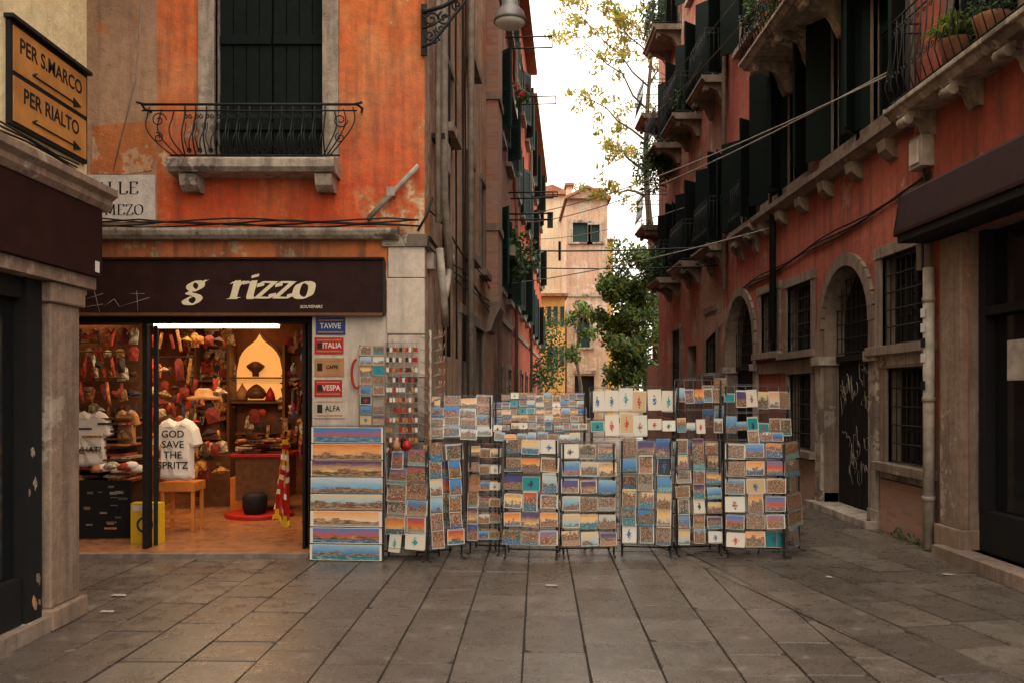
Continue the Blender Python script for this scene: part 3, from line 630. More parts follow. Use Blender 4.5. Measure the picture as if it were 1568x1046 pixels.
def tshirt(name,fr,cu,cz,w,h,o,mat='tee',parent=None,bulge=.05):
    P=[(-.16,.5),(-.08,.46),(0,.44),(.08,.46),(.16,.5),(.3,.45),(.42,.34),(.5,.1),(.4,.05),(.32,.16),(.33,-.2),(.34,-.46),(.17,-.5),(0,-.48),(-.15,-.5),(-.33,-.47),(-.32,-.2),(-.32,.16),(-.4,.05),(-.5,.1),(-.42,.34),(-.3,.45)]
    mb=MB(); n=len(P); vs=[]
    for sc3,oo in ((1,0),(.97,bulge*.5),(.88,bulge*.9),(.8,bulge)):
        for i,(a,b) in enumerate(P): vs.append(fr.w(cu+a*w*sc3,o+oo+.01*math.sin(i*2.1)*(oo>0),cz+b*h*sc3))
    fs=[(r_*n+i,r_*n+(i+1)%n,(r_+1)*n+(i+1)%n,(r_+1)*n+i) for r_ in range(3) for i in range(n)]+[tuple(3*n+i for i in range(n)),tuple(range(n))]
    mb.add(vs,fs,mat); return mb.build(name,parent)
TS=empty('display_tshirt'); d=9.5; fr=Fr((0,d),(1,0),(0,-1))
tshirt('shirt',fr,SX(272,d),SZ(688,d),.56,.70,0,parent=TS,bulge=.09)
for i,s_ in enumerate(('GOD','SAVE','THE','SPRITZ')): text(s_,.11,fr,SX(270,d),.103,SZ(664,d)-.115*i,'black',TS,0,.001,.001)
ST=empty('wooden_stool'); mb=MB(); a,b=SX(245,d),SX(300,d); zs=SZ(738,d)
mb.box(fr,a,b,-.3,.05,zs-.1,zs,'orangewood')
for u in (a+.02,b-.045):
    for o_ in (-.27,.0): mb.box(fr,u,u+.035,o_,o_+.04,.05,zs-.101,'orangewood')
mb.box(fr,a+.06,b-.05,.012,.032,.2,.24,'orangewood'); mb.box(fr,a+.03,a+.045,-.22,.0,.3,.34,'orangewood'); mb.build('seat_and_legs',ST,.004)
YP=empty('yellow_poster_stand'); mb=MB()
d=8.75; fr=Fr((0,d),(1,0),(0,-1))
mb.box(fr,SX(200,d),SX(245,d),-.12,0,.05,SZ(770,d),'yel'); a,b=SX(203,d),SX(242,d); mb.box(fr,a,b,.001,.006,SZ(782,d),SZ(773,d),'white')
mb.prism(fr,[(SX(222,d)+.085*math.cos(k*.314),SZ(803,d)+.085*math.sin(k*.314)) for k in range(20)],.001,.008,'blue'); mb.prism(fr,[(SX(222,d)+.06*math.cos(k*.314),SZ(803,d)+.06*math.sin(k*.314)) for k in range(20)],.009,.012,'yel'); mb.build('stand_board',YP)
d=9.0; fr=Fr((0,d),(1,0),(0,-1)); BP=empty('black_poster_board'); mb=MB(); mb.box(fr,SX(95,d),SX(200,d),-.03,0,.06,SZ(735,d),'black')
for i in range(16): u=U(SX(125,d),SX(185,d)); z=U(.15,.6); mb.box(fr,u,u+U(.03,.13),.001,.003+.0005*i,z,z+U(.008,.03),random.choice(('pipe','tan','metal')))
mb.build('board',BP)
d=9.3; fr=Fr((0,d),(1,0),(0,-1))
TS2=empty('display_tshirt'); tshirt('shirt',fr,SX(140,d),SZ(672,d),.5,.62,0,parent=TS2); text('WHAT?',.09,fr,SX(138,d),.062,SZ(688,d),'black',TS2)
TS3=empty('display_tshirt'); tshirt('shirt',fr,SX(188,d),SZ(655,d),.3,.4,-.1,'tan',TS3)
mb=MB()
for i in range(9): mb.lathe((SX(150+i*7,9.05),9.05+.03*(i%3),.78+.012*(i%4)),[(.0,.05),(.05,.04),(.09,.0),(.07,-.03),(.02,-.03)],'merch' if i%3==0 else 'tee',8)
mb.build('bag_pile',SI)
# ============================================================ marble pier plates
for i,(y0,y1,mt,x0,x1,tx) in enumerate(((487,513,'blue',484,529,'TAVIVE'),(517,542,'redp',482,526,'ITALIA'),(548,576,'tan',482,527,'CAFFE'),(581,607,'redp',482,524,'VESPA'),(611,640,'stonew',482,528,'ALFA'))):
    e=empty('souvenir_plate'); mb=MB(); mb.box(FAC,fx(x0),fx(x1),.0,.012,fz(y1),fz(y0),mt)
    mb.box(FAC,fx(x0+3),fx(x1-3),.0121,.014,fz(y0+5),fz(y0+3),'tan'); mb.box(FAC,fx(x0+3),fx(x1-3),.0121,.014,fz(y1-3),fz(y1-5),'tan')
    if i!=0:
        mb.box(FAC,fx(x0+4),fx(x0+12),.0121,.0145,fz(y1-8),fz(y0+8),'iron')
    mb.build('plate',e,.003); text(tx,.075 if i!=2 else .05,FAC,fx((x0+x1)/2)+(.03 if i else 0),.016,fz((y0+y1)/2),'white' if mt not in('stonew','tan') else 'black',e,0,.001,.001,sx=.85)
mb=MB(); mb.tube([FAC.w(fx(548)+.05*math.cos(a/6),.05,fz(572)+.14*math.sin(a/6)) for a in range(10,40)],.013,'redp'); mb.build('red_hoop',None)
# ============================================================ postcard racks
def card(mb,c,d,up,w,h,seed=None):
    mb.add([c-d*w/2-up*h/2,c+d*w/2-up*h/2,c+d*w/2+up*h/2,c-d*w/2+up*h/2],[(0,1,2,3)],'card',uv=[(0,0),(1,0),(1,1),(0,1)],seed=seed)
def rack(p0,y0,p1,y1,zb,zt,cols,rows,port=.3,tilt=.10,name='postcard_rack',legs=True,lean=.06,fillw=.95,bias=None,miss=.03,depthn=.25):
    e=empty(name); A=Vector((SX(p0,y0),y0,0)); B=Vector((SX(p1,y1),y1,0)); d=(B-A); L=d.length; d.normalize(); n=Vector((d.y,-d.x,0)); mb=MB(); fr=Fr((A.x,A.y),(d.x,d.y),(n.x,n.y))
    cw=L/cols; rh=(zt-zb)/rows
    def off(z): return -lean*(z-zb)/(max(.3,zt-zb))
    for c in range(cols):
        colport=R()<port
        zj=U(-.02,.02)
        for r in range(rows):
            if R()<miss: continue
            z=zb+rh*(r+.5)+zj; u=cw*(c+.5)+U(-.007,.007)
            pt_=colport if R()<.85 else not colport
            if pt_ : h=min(rh*1.1,cw*1.42); w=min(h*.72,cw*fillw)
            else: w=cw*fillw*U(.92,1.03); h=min(rh*.96,w*.76)
            tl=tilt+U(-.07,.07); up=Vector((0,0,1))*math.cos(tl)-n*math.sin(tl)
            ro=U(-.05,.05); dd=d*math.cos(ro)+up*math.sin(ro); up2=up*math.cos(ro)-d*math.sin(ro)
            sd=(R(),R(),R())
            if bias: sd=(sd[0],sd[1],bias[0]+R()*(bias[1]-bias[0]))
            for k in range(2): card(mb,fr.w(u+.005*k,.02+off(z)-.008*k,z+.009*k),dd,up2,w,h,sd)
    mb.build('cards',e); mb=MB(); wr=.003
    for c in range(cols+1):
        u=cw*c; mb.tube([fr.w(u,.008+off(zb)-.0,zb-.02),fr.w(u,off(zt)+.008,zt)],wr,'metal',4)
    for r in range(rows+1):
        z=zb+rh*r; mb.tube([fr.w(0,off(z)+.035,z+.015),fr.w(L,off(z)+.035,z+.015)],wr*.7,'metal',4); mb.tube([fr.w(0,off(z)-.004,z),fr.w(L,off(z)-.004,z)],wr,'metal',4)
    if legs:
        for u in (.02,L-.02):
            mb.tube([fr.w(u,-.03,zt),fr.w(u,-.03,.02),fr.w(u,.04,.012)],.01,'iron',6); mb.tube([fr.w(u,-.04,.9*zt),fr.w(u,-.04-depthn,.012)],.009,'iron',6)
        mb.tube([fr.w(.02,-depthn,.05),fr.w(L-.02,-depthn,.05)],.008,'iron',5)
    mb.build('wire_frame',e)
    if rows>3 and zb<.5:   # cards stocked on the back face of the rack
        mb=MB()
        for c in range(cols):
            for r in range(rows):
                z=zb+rh*(r+.5); card(mb,fr.w(cw*(c+.5),-.03-lean*1.3,z),-d,Vector((0,0,1)),cw*.93,min(rh*.95,cw*.8))
        mb.build('back_cards',e)
    return e
e=rack(475,8.14,588,8.08,.0,1.27,1,8,0,.1,'panorama_poster_rack',miss=1.1)
for c in list(e.children):
    if 'cards' in c.name: bpy.data.objects.remove(c)
mb=MB(); A=Vector((SX(475,8.14),8.14,0));B=Vector((SX(588,8.08),8.08,0)); L=(B-A).length; d_=(B-A).normalized(); n_=Vector((d_.y,-d_.x,0))
for r in range(8):
    z=.085+.158*r; card(mb,A+d_*L/2+n_*.05-n_*.045*z+Vector((0,0,z)),d_,Vector((0,0,1)),L*.97,.148,((.305,.072,.188,.54,.36,.129,.247,.415)[r],.10+.125*r,(.46,.37,.20,.565,.03,.72,.25,.385)[r]))
mb.build('panorama_prints',e)
rack(590,8.2,653,8.02,.1,1.04,2,6,.0,bias=(.2,.42)); rack(655,8.02,712,8.22,.13,1.1,2,6,.75)
rack(716,8.42,766,8.36,.12,1.08,3,6,.2,bias=(.55,.9)); rack(770,8.2,855,8.14,.1,1.14,3,6,.35,miss=.01)
rack(860,8.22,944,8.26,.1,1.1,3,6,.2,bias=(.3,.8)); rack(949,8.34,1030,8.26,.12,1.12,3,6,.5,bias=(.5,1.)); rack(1035,8.3,1106,8.36,.12,1.12,3,7,.6,bias=(.45,.8))
rack(1111,8.26,1204,8.18,.08,1.1,3,6,.1,bias=(.2,.46)); rack(1205,8.2,1229,8.6,.1,1.1,1,6,0)
rack(655,8.62,754,8.66,1.13,1.55,4,4,0,.35,'magnet_display_board',lean=.2,fillw=.99,miss=0)
rack(756,8.66,899,8.7,1.2,1.58,11,5,0,.35,'magnet_display_board',lean=.2,fillw=.97,bias=(.5,1))
rack(757,8.5,905,8.5,1.1,1.2,9,1,0,.3,'bookmark_tray',lean=.02,legs=False)
rack(904,8.7,1036,8.72,1.14,1.64,6,2,1,.15,'art_print_rack',lean=.1,bias=(.119,.136))
rack(1037,8.75,1108,8.8,1.1,1.72,5,2,1,.15,'calendar_rack',lean=.1); rack(1110,8.8,1212,8.9,1.1,1.66,6,2,1,.1,'calendar_rack',lean=.05)
rack(1075,9.0,1112,9.0,1.2,1.78,2,2,1,.05,'calendar_rack',lean=.02); rack(1145,8.6,1200,8.6,1.06,1.2,3,1,0,.3,'calendar_rack',lean=.02,legs=False)
def wallrack(fr,u0,u1,z0,z1,o,cols,rows,name='wall_postcard_rack',keys=False):
    e=empty(name); mb=MB(); cw=(u1-u0)/cols; rh=(z1-z0)/rows
    for c in range(cols):
        for r in range(rows):
            if R()<.1: continue
            if keys:
                for k in range(2): u=u0+cw*(c+.3+.4*k); z=z0+rh*(r+.45); mb.tube([fr.w(u,o+.02,z+rh*.4),fr.w(u+U(-.01,.01),o+.025,z)],.002,'metal',3); mb.box(fr,u-.015,u+.015,o+.018,o+.026,z-.035,z+.008,random.choice(('merch','merch','white','tan','redp','white')))
            else: card(mb,fr.w(u0+cw*(c+.5),o+.01,z0+rh*(r+.5)),fr.d,Vector((0,0,1)),cw*.88,min(rh*.85,cw*.75))
    mb.build('cards',e); mb=MB()
    for c in range(cols+1): mb.tube([fr.w(u0+cw*c,o,z0-.03),fr.w(u0+cw*c,o,z1+.03)],.004,'pipew',4)
    for r in range(rows+1): mb.tube([fr.w(u0,o+.02,z0+rh*r),fr.w(u1,o+.02,z0+rh*r)],.0035,'pipew',4); mb.tube([fr.w(u0,o+.02,z0+rh*r),fr.w(u0,0,z0+rh*r)],.0035,'pipew',4)
    mb.build('wire_frame',e)
wallrack(FAC,fx(552),fx(591),fz(650),fz(530),.06,2,8); wallrack(FAC,fx(594),fx(642),fz(692),fz(526),.1,5,11,'keyring_rack',True)
e=empty('wire_card_spinner'); mb=MB()
for k in range(9):
    z=1.15+k*.12
    for j in range(8): a=j*.785; c=Vector((fx(655)+.03,D0-.05,z)); mb.tube([c+Vector((.03*math.cos(a),.03*math.sin(a),0)),c+Vector((.13*math.cos(a),.13*math.sin(a),.03)),c+Vector((.14*math.cos(a),.14*math.sin(a),.08))],.003,'pipew',4)
mb.tube([(fx(655)+.03,D0-.05,.02),(fx(655)+.03,D0-.05,2.2)],.01,'pipew',6); mb.build('wire_arms',e)
mb=MB(); c=(SX(622,8.1),8.15,1.06)
mb.lathe(c,[(0,0),(.035,.0),(.05,.03),(.03,.07),(0,.08)],'redp',10); mb.lathe((c[0]-.1,c[1],c[2]-.01),[(0,0),(.03,0),(.04,.04),(.02,.09),(0,.1)],'tan',10); mb.lathe((c[0]-.04,c[1]+.03,c[2]),[(0,0),(.02,0),(.02,.05),(.03,.08),(0,.11)],'black',10); mb.build('souvenir_figurines')
# ============================================================ LEFT NEAR BUILDING
NB=empty('cream_corner_building'); yE=6.22
mb=MB()
wall(mb,LW,-8,yE,2.9,13,[(1.5,2.6,4.5,6.3),(4.2,5.2,4.9,6.8)],'cream')
for a in ((1.5,2.6,4.5,6.3),(4.2,5.2,4.9,6.8)): window(mb,LW,*a,'closed')
mb.box(WORLD,-16,LX-.23,-8,yE-.003,2.9,13,'cream'); mb.quad((-16,yE,2.3),(LX,yE,2.3),(LX,yE,13),(-16,yE,13),'cream'); mb.quad((-16,yE,0),(LX-.4,yE,0),(LX-.4,yE,2.3),(-16,yE,2.3),'stoned')
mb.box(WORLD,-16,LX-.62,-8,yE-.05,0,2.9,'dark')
mb.build('walls',NB)
mb=MB(); mb.prof(LW,[(-.05,2.93),(.1,2.93),(.13,2.97),(.13,3.01),(.17,3.04),(.17,3.09),(.0,3.14),(-.05,3.14)],-8,yE+.12,'stoneb'); mb.build('cornice',NB,.004)
mb=MB(); mb.box(LW,-8,yE+.03,-.3,.1,2.43,2.92,'brown'); mb.box(LW,-8,yE+.02,-.3,.06,2.34,2.428,'stoneb'); mb.box(LW,yE-.08,yE-.02,.1,.104,2.46,2.54,'white'); mb.build('fascia_board',NB,.006)
mb=MB()
mb.box(LW,5.74,yE-.1,-.5,.0,.14,2.2,'stoneb'); mb.box(LW,5.7,yE-.07,-.5,.03,2.2,2.336,'stoneb'); mb.box(LW,5.7,yE-.06,-.52,.04,0,.14,'stoneb')
mb.build('stone_pier',NB,.012)
mb=MB(); mb.box(LW,-8,5.699,-.4,.02,0,.1,'stoned')
mb.box(LW,5.52,5.7,-.15,-.04,.1,2.335,'black')
for a in (4.4,3.2): mb.box(LW,a,a+.12,-.15,-.05,.1,2.335,'black')
mb.box(LW,2,5.5,-.15,-.06,.1,.4,'black'); mb.box(LW,2,5.5,-.15,-.06,2.2,2.335,'black'); mb.box(LW,-8,5.5,-.14,-.12,.1,2.3,'glass')
for k in range(9):
    cu,cz=U(5.55,5.67),random.choice((U(.15,.45),U(.15,.5),U(.9,1.25))); r0=U(.012,.032)
    mb.prism(LW,[(min(5.695,max(5.525,cu+r0*U(.4,1.2)*math.cos(a*.52))),cz+r0*U(.8,2.2)*math.sin(a*.52)) for a in range(12)],-.04,-.0385+.0004*k,random.choice(('stoneb','tan','stoned')))
mb.build('shop_door',NB,.0)
DS=empty('direction_sign'); mb=MB()
mb.box(LW,5.22,6.17,0.001,.03,3.24,3.88,'black')
for z0,z1 in ((3.265,3.545),(3.575,3.855)): mb.box(LW,5.245,6.145,.03,.036,z0,z1,'signo')
mb.box(LW,5.2,6.19,.0,.06,3.885,3.91,'iron')
for zz in (3.32,3.62):
    mb.tube([LW.w(5.45,.04,zz),LW.w(5.98,.04,zz)],.006,'black',4); mb.prism(LW,[(5.96,zz-.03),(6.06,zz),(5.96,zz+.03)],.037,.041,'black'); mb.tube([LW.w(5.45,.04,zz),LW.w(5.5,.04,zz+.025)],.006,'black',4)
mb.build('panels',DS,.003)
text('PER S.MARCO',.135,LW,5.695,.037,3.75,'black',DS,0,.001,.002,sx=.93); text('PER RIALTO',.135,LW,5.695,.037,3.45,'black',DS,0,.001,.002,sx=.96)
mb=MB()
for k in range(3): mb.tube([LW.w(3+i*.3,.03+.012*k,3.17+.012*k+.012*math.sin(i*1.7+k)) for i in range(11)],.007,'cable',5)
mb.build('wall_cables',NB)
mb=MB(); mb.quad((-16,2,0),(-16,14,0),(-16,14,12),(-16,2,12),'red2'); mb.build('side_lane_house')
# ============================================================ RIGHT RED BUILDING
RB=empty('red_building'); mb=MB()
y1=25.0; RH=14.5; YS=17.15
ops=[(3,8.02,.12,3.1),(8.84,9.9,2.12,3.14),(8.84,9.75,.8,1.87),(10.2,11.75,.0,3.22,True),(12.2,13.3,2.2,3.2),(12.2,13.2,.75,1.87),(13.75,14.7,2.25,3.25),(15.1,17.0,.0,3.4,True),(17.9,18.9,2.0,3.3),(19.9,20.9,0,2.7),(21.8,22.8,1.6,3.2)]
up=[(9.25,10.15,4.72,7.0),(10.45,11.4,4.72,7.0),(12.3,13.2,4.72,6.9),(13.4,14.2,4.72,6.9),(14.9,15.9,4.6,6.3),(17.3,18.2,4.6,6.4),(19.6,20.5,4.6,6.4),(22,23,4.6,6.4),
 (5.4,6.5,4.72,7.0),(7.2,8.3,4.72,7.0),(10.0,11.0,7.9,10),(12,13,7.9,10),(15,16,8,10),(17.3,18.2,8,10),(19.6,20.5,8,10),(22,23,8,10),(17.3,18.2,11,12.8),(19.6,20.5,11,12.8),(22,23,11,12.8)]
wall(mb,RW,3,YS,0,RH,[o for o in ops+up if o[1]<YS],'red',.28,'stoned')
wall(mb,RW,YS,y1,0,RH,[o for o in ops+up if o[0]>YS],'red2',.28,'stoned')
mb.build('street_wall',RB)
mb=MB()
mb.quad((RX,y1,0),(RX+9,y1,0),(RX+9,y1,RH),(RX,y1,RH),'red2'); mb.box(WORLD,RX+.3,RX+9,3,y1-.01,0,RH,'red2'); mb.box(WORLD,RX-.5,RX+9.2,3,y1+.3,RH,RH+.15,'roof'); mb.build('body_and_eaves',RB)
mb=MB()
for a in ops:
    if a[0] in (8.84,12.2,13.75,17.9,21.8): window(mb,RW,*a[:4],'grille',-.16,fm='stoned',fw=.13)
for a,b,zt in ((10.2,11.75,3.22),(15.1,17.0,3.4)):
    r=(b-a)/2; m=(a+b)/2; cz=zt-r
    K=16
    for i in range(K):
        t0,t1=math.pi*i/K+.01,math.pi*(i+1)/K-.01; ro=r+.15
        mb.prism(RW,[(m-r*math.cos(t0),cz+r*math.sin(t0)),(m-ro*math.cos(t0),cz+ro*math.sin(t0)),(m-ro*math.cos(t1),cz+ro*math.sin(t1)),(m-r*math.cos(t1),cz+r*math.sin(t1))],-.1,.05,'stoned')
    for s0,s1 in ((a-.24,a+.0),(b,b+.24)):
        mb.box(RW,s0,s1,-.2,.06,.0,.22,'stone'); mb.box(RW,s0+.02,s1-.0,-.2,.045,.221,cz-.481,'stone'); mb.box(RW,s0-.05,s1+.03,-.2,.1,cz-.48,cz-.36,'stone'); mb.box(RW,s0+.03,s1,-.2,.045,cz-.359,cz,'stoned')
    mb.box(RW,a,b,-.24,-.2,0.1,cz-.4,'darkwood'); mb.box(RW,a,b,-.22,-.14,cz-.44,cz-.36,'darkwood')
    for k in range(1,6): u=a+(b-a)*k/6; mb.box(RW,u-.008,u+.008,-.205,-.19,.1,cz-.45,'black')
    grille(mb,RW,a+.05,b-.05,cz-.33,zt-.15,-.16,sp=.16)
    mb.box(RW,a-.25,b+.25,-.2,.18,0,.09,'stone')
mb.box(RW,8.7,9.9,.0,.05,1.9,2.08,'stone'); mb.box(RW,8.74,9.88,.0,.045,.62,.7,'stone')
mb.box(RW,8.66,9.9,.0,.03,.0,.6,'brick'); mb.box(RW,12.04,14.8,.0,.03,.0,.62,'brick'); mb.box(RW,12.04,14.8,0.0,.05,1.9,2.08,'stoned')
mb.box(RW,17.5,19.7,.0,.03,0,.9,'brick');mb.box(RW,21.1,24.9,.0,.03,0,.9,'brick')
mb.prism(RW,[(17.3,3.0),(17.5,3.7),(18.3,4.1),(19.4,3.9),(19.6,3.1),(19.1,2.7)],0,.01,'brick'); mb.prism(RW,[(8.9,.62),(9.2,.74),(9.7,.7),(9.9,.9),(9.9,.62)],0,.012,'brick')
mb.build('ground_floor_openings',RB,.008)
mb=MB()
for q in range(34):
    u=U(10.35,11.6); z=random.choice((U(.5,1.0),U(1.4,2.1))); s=U(.04,.11); a0=U(0,6.28); tn=U(.4,1.1)*random.choice((-1,1))
    mb.tube([RW.w(u+s*math.cos(a0+tn*k*.7)*(1+.3*math.sin(k)),-.186,z+s*1.3*math.sin(a0+tn*k*.7)+.02*k*U(-1,1)) for k in range(9)],.0045,'pipe',4)
mb.build('door_graffiti',RB)
mb=MB()
mb.prof(RW,[(-.02,4.42),(.1,4.42),(.16,4.48),(.2,4.5),(.2,4.58),(-.02,4.62)],9.1,16.3,'stoned')
for k in range(8): u=9.5+k*.95; mb.prof(RW,[(-.02,4.2),(.06,4.22),(.14,4.3),(.16,4.419),(-.02,4.419)],u,u+.2,'stoned')
for a in up:
    far=a[0]>14.5
    window(mb,RW,*a,'closed' if (not far and a[2]<7) else random.choice(('open','closed')),-.1,'green','stone' if a[0]>14.5 else 'stoned')
mb.build('upper_windows',RB)
mb=MB()
for (a,b) in ((9.25,10.15),(10.45,11.4),(12.3,13.2),(13.4,14.2)):
    openleaf(mb,RW,a,.42,4.74,6.98,.75,-1,'green',.04); openleaf(mb,RW,b,.42,4.74,6.98,.55,1,'green',.04)
for a in up[4:8]+up[12:]: openleaf(mb,RW,a[0],.45,a[2],a[3],.9,-1,'green'); openleaf(mb,RW,a[1],.45,a[2],a[3],.7,1,'green')
mb.build('open_shutters',RB)
def balcony(name,y0,y1,z,outo=.65,rail=.95,fr=RW,nbr=2,parent=None,stone='stone',bh=.45,bw=.2):
    e=empty(name,parent); mb=MB()
    mb.prof(fr,[(-.02,z-.12),(outo-.06,z-.12),(outo-.02,z-.06),(outo+.02,z-.05),(outo+.02,z),(-.02,z)],y0,y1,stone)
    for k in range(nbr):
        u=y0+.15+(y1-y0-.5)*k/max(1,nbr-1)
        P=[(-.02,z-.12-bh)]
        for i in range(9): t=i/8; P.append((outo*.12+outo*.72*(t**1.5)+.02*math.sin(t*9.4),z-.12-bh+bh*(1-(1-t)**1.7)*.9))
        P+=[(outo*.88,z-.121),(-.02,z-.121)]
        mb.prof(fr,P,u,u+bw,stone)
        mb.tube([fr.w(u-.01,outo*.78,z-.2),fr.w(u+bw+.01,outo*.78,z-.2)],.055,stone,10)
    mb.build('slab',e,.01); mb=MB()
    O=outo-.05
    for zz in (z+.06,z+rail,z+rail-.1): mb.tube([fr.w(y0+.03,0,zz),fr.w(y0+.03,O,zz),fr.w(y1-.03,O,zz),fr.w(y1-.03,0,zz)],.011,'iron',5)
    n=int((y1-y0)/.13)
    for i in range(n+1):
        u=y0+.03+(y1-y0-.06)*i/n; mb.tube([fr.w(u,O+.0,z),fr.w(u,O+.07,z+.22),fr.w(u,O+.02,z+.55),fr.w(u,O,z+rail)],.007,'iron',4)
        if i<n: mb.tube(spiral(fr,u+.065,z+rail-.16,.04,1.57,1.2,O+.01,8),.005,'iron',3); mb.tube(spiral(fr,u+.065,z+.3,.045,0,1.2,O+.06,8,-1),.005,'iron',3)
    for i in range(5):
        for u in (y0+.03,y1-.03): o_=O*i/5; mb.tube([fr.w(u,o_,z),fr.w(u,o_,z+rail)],.007,'iron',4)
    mb.build('railing',e); return e
balcony('stone_balcony',5.0,9.0,4.56,.36,.9,parent=RB,nbr=5,bh=.22,bw=.16)
balcony('stone_balcony',9.6,13.4,6.75,.72,.95,parent=RB,nbr=4)
for (a,b,z,oo) in ((17.0,18.5,4.55,.4),(19.3,20.8,4.55,.5),(21.7,23.3,4.5,.6),(19.3,20.9,7.9,.65),(21.6,23.4,7.9,.7),(21.6,23.4,10.9,.7),(14.7,16.1,4.5,.22),(17,18.5,7.9,.5),(23.6,24.9,6.2,.7),(23.6,24.9,9.3,.7)): balcony('small_balcony',a,b,z,oo,parent=RB,stone='stoned',bh=.35)
mb=MB(); mb.box(RW,16.1,16.7,.0,.05,4.6,5.5,'stone')
for k in range(7): mb.lathe(RW.w(16.2+.4*R(),.05,4.75+.6*R()),[(.09,-.05),(.1,0),(.06,.05),(0,.06)],'stone',8)
mb.build('carved_stone_relief',RB)
mb=MB()
mb.box(RW,3,8.78,.0,.34,3.12,3.199,'black'); mb.prof(RW,[(.0,3.2),(.36,3.2),(.36,3.24),(.3,3.6),(.22,3.66),(0,3.68)],3,8.8,'brown')
mb.box(RW,8.04,8.44,-.1,.07,.301,3.1,'stoneb'); mb.box(RW,8.0,8.48,-.1,.11,0,.3,'stoneb')
mb.build('shop_fascia',RB,.008)
mb=MB(); mb.box(RW,3,8.0,-.2,-.18,.12,3.1,'glass'); mb.box(RW,3,8.0,-.2,-.08,.12,.5,'black')
for u in (4.2,5.6,7.0,7.9): mb.box(RW,u,u+.09,-.18,-.07,.5,3.1,'black')
mb.box(RW,3,8.0,-.18,-.072,2.3,2.38,'black'); mb.box(RW,3,8.3,-.2,.22,0,.12,'stoned'); mb.box(RW,7.1,7.5,-.06,-.05,1.7,2.05,'pipew')
mb.build('shop_window',RB,.004)
mb=MB(); mb.tube([RW.w(8.62,.09,0.02),RW.w(8.62,.09,2.85)],.055,'pipew',12)
for z in (.5,1.5,2.5): mb.tube([RW.w(8.62,.09,z),RW.w(8.62,.09,z+.05)],.064,'pipe',12)
for z in (2.2,2.35,2.05,1.9,1.62): mb.box(RW,8.58,8.67,.145,.15,z,z+.09,random.choice(('white','black')))
mb.tube([RW.w(8.8,.1,2.85),RW.w(8.8,.1,3.25),RW.w(9.05,.05,3.7)],.03,'pipe'); mb.build('white_drain_pipe',RB)
mb=MB(); mb.box(RW,8.68,8.95,0,.14,3.9,4.22,'pipew'); mb.box(RW,8.72,8.91,.14,.16,3.94,4.18,'stonew'); mb.tube([RW.w(8.8,.05,3.9),RW.w(8.8,.05,3.3)],.014,'cable'); mb.build('electric_meter_box',None,.01)
mb=MB(); mb.tube([RW.w(13.75,.1,RH),RW.w(13.75,.1,2.4)],.055,'iron',8)
for k in range(3): mb.tube([RW.w(8.7+i*.5,.03,3.75+.03*k+.03*math.sin(i+k)-(0.02*i)) for i in range(16)],.012,'cable',4)
mb.tube([RW.w(16.9,.1,RH),RW.w(16.9,.1,3.6)],.05,'stoned',8)
mb.build('cables_and_pipe',RB)
# ============================================================ LEFT ALLEY ROW
def leafclump(mb,c,r,n,s,mats=('lf1','lf2'),sq=(1,1,1)):
    for i in range(n):
        v=Vector((random.gauss(0,1),random.gauss(0,1),random.gauss(0,1))); v.normalize(); v*=r*(R()**.45); p=Vector(c)+Vector((v.x*sq[0],v.y*sq[1],v.z*sq[2]))
        a=Vector((U(-1,1),U(-1,1),U(-1,1))).normalized(); b=a.orthogonal().normalized(); k=s*U(.6,1.3)
        mb.add([p-a*k,p+b*k*.5,p+a*k,p-b*k*.5],[(0,1,2,3)],random.choice(mats))
def rowhouse(name,u0,u1,H,mat,floors,seed):
    random.seed(seed); e=empty(name); mb=MB(); ops=[]
    n=max(1,int((u1-u0)/2.3))
    for k in range(n):
        c=u0+(u1-u0)*(k+.5)/n
        for zf in floors: ops.append((c-.42,c+.42,zf,zf+(1.5 if zf>1.5 else 2.1)))
    wall(mb,SIDE,u0,u1,0,H,ops,mat,.2,'stoned')
    for o in ops:
        if o[2]>1.5: window(mb,SIDE,*o,'glass',smat='greenb',fw=.1); openleaf(mb,SIDE,o[0],.42,o[2],o[3],U(.1,1.0),-1,'greenb'); openleaf(mb,SIDE,o[1],.42,o[2],o[3],U(.05,.5),1,'greenb')
        else: frame(mb,SIDE,*o,.12,-.05,.04,'stone',False)
    mb.box(SIDE,u0,u1,-9,-.21,0,H,mat); mb.box(SIDE,u0-.02,u1+.02,-9,.3,H,H+.12,'roof')
    mb.tube([SIDE.w(u0+.2,.1,H),SIDE.w(u0+.2,.1,0)],.05,'stoned',6)
    mb.box(SIDE,u0+.3,u1-.3,0,.05,3.0,3.12,'stone')
    mb.build('house',e); return e
rowhouse('brick_alley_house',7.32,12.0,12.6,'red2',(0.0,3.6,6.6,9.6),3); rowhouse('red_alley_house',12.02,19.5,11.9,'red3',(0.0,3.7,6.5,9.3),4); rowhouse('pink_alley_house',19.52,31,11.2,'red3',(0,3.5,6.2,8.8),5)
random.seed(11)
mb=MB()
mb.box(SIDE,6.0,6.8,0,.2,3.1,9.2,'brick'); mb.prof(SIDE,[(0,2.6),(.08,2.62),(.16,2.85),(.24,3.0),(.24,3.1),(0,3.1)],5.95,6.85,'stoned')
for z in (4.3,6.5,8.3): mb.box(SIDE,5.96,6.84,.0,.23,z,z+.12,'stoned')
mb.box(SIDE,6.1,6.7,.0,.17,9.2,13.0,'side'); mb.build('chimney_breast',OB)
mb=MB()
e=empty('flower_window_box'); mb.box(SIDE,8.2,9.6,.05,.3,7.3,7.5,'wood'); leafclump(mb,SIDE.w(8.9,.25,7.6),.45,160,.07,('lf1','lf2','flower'),(1,1,.5)); mb.build('box_and_flowers',e)
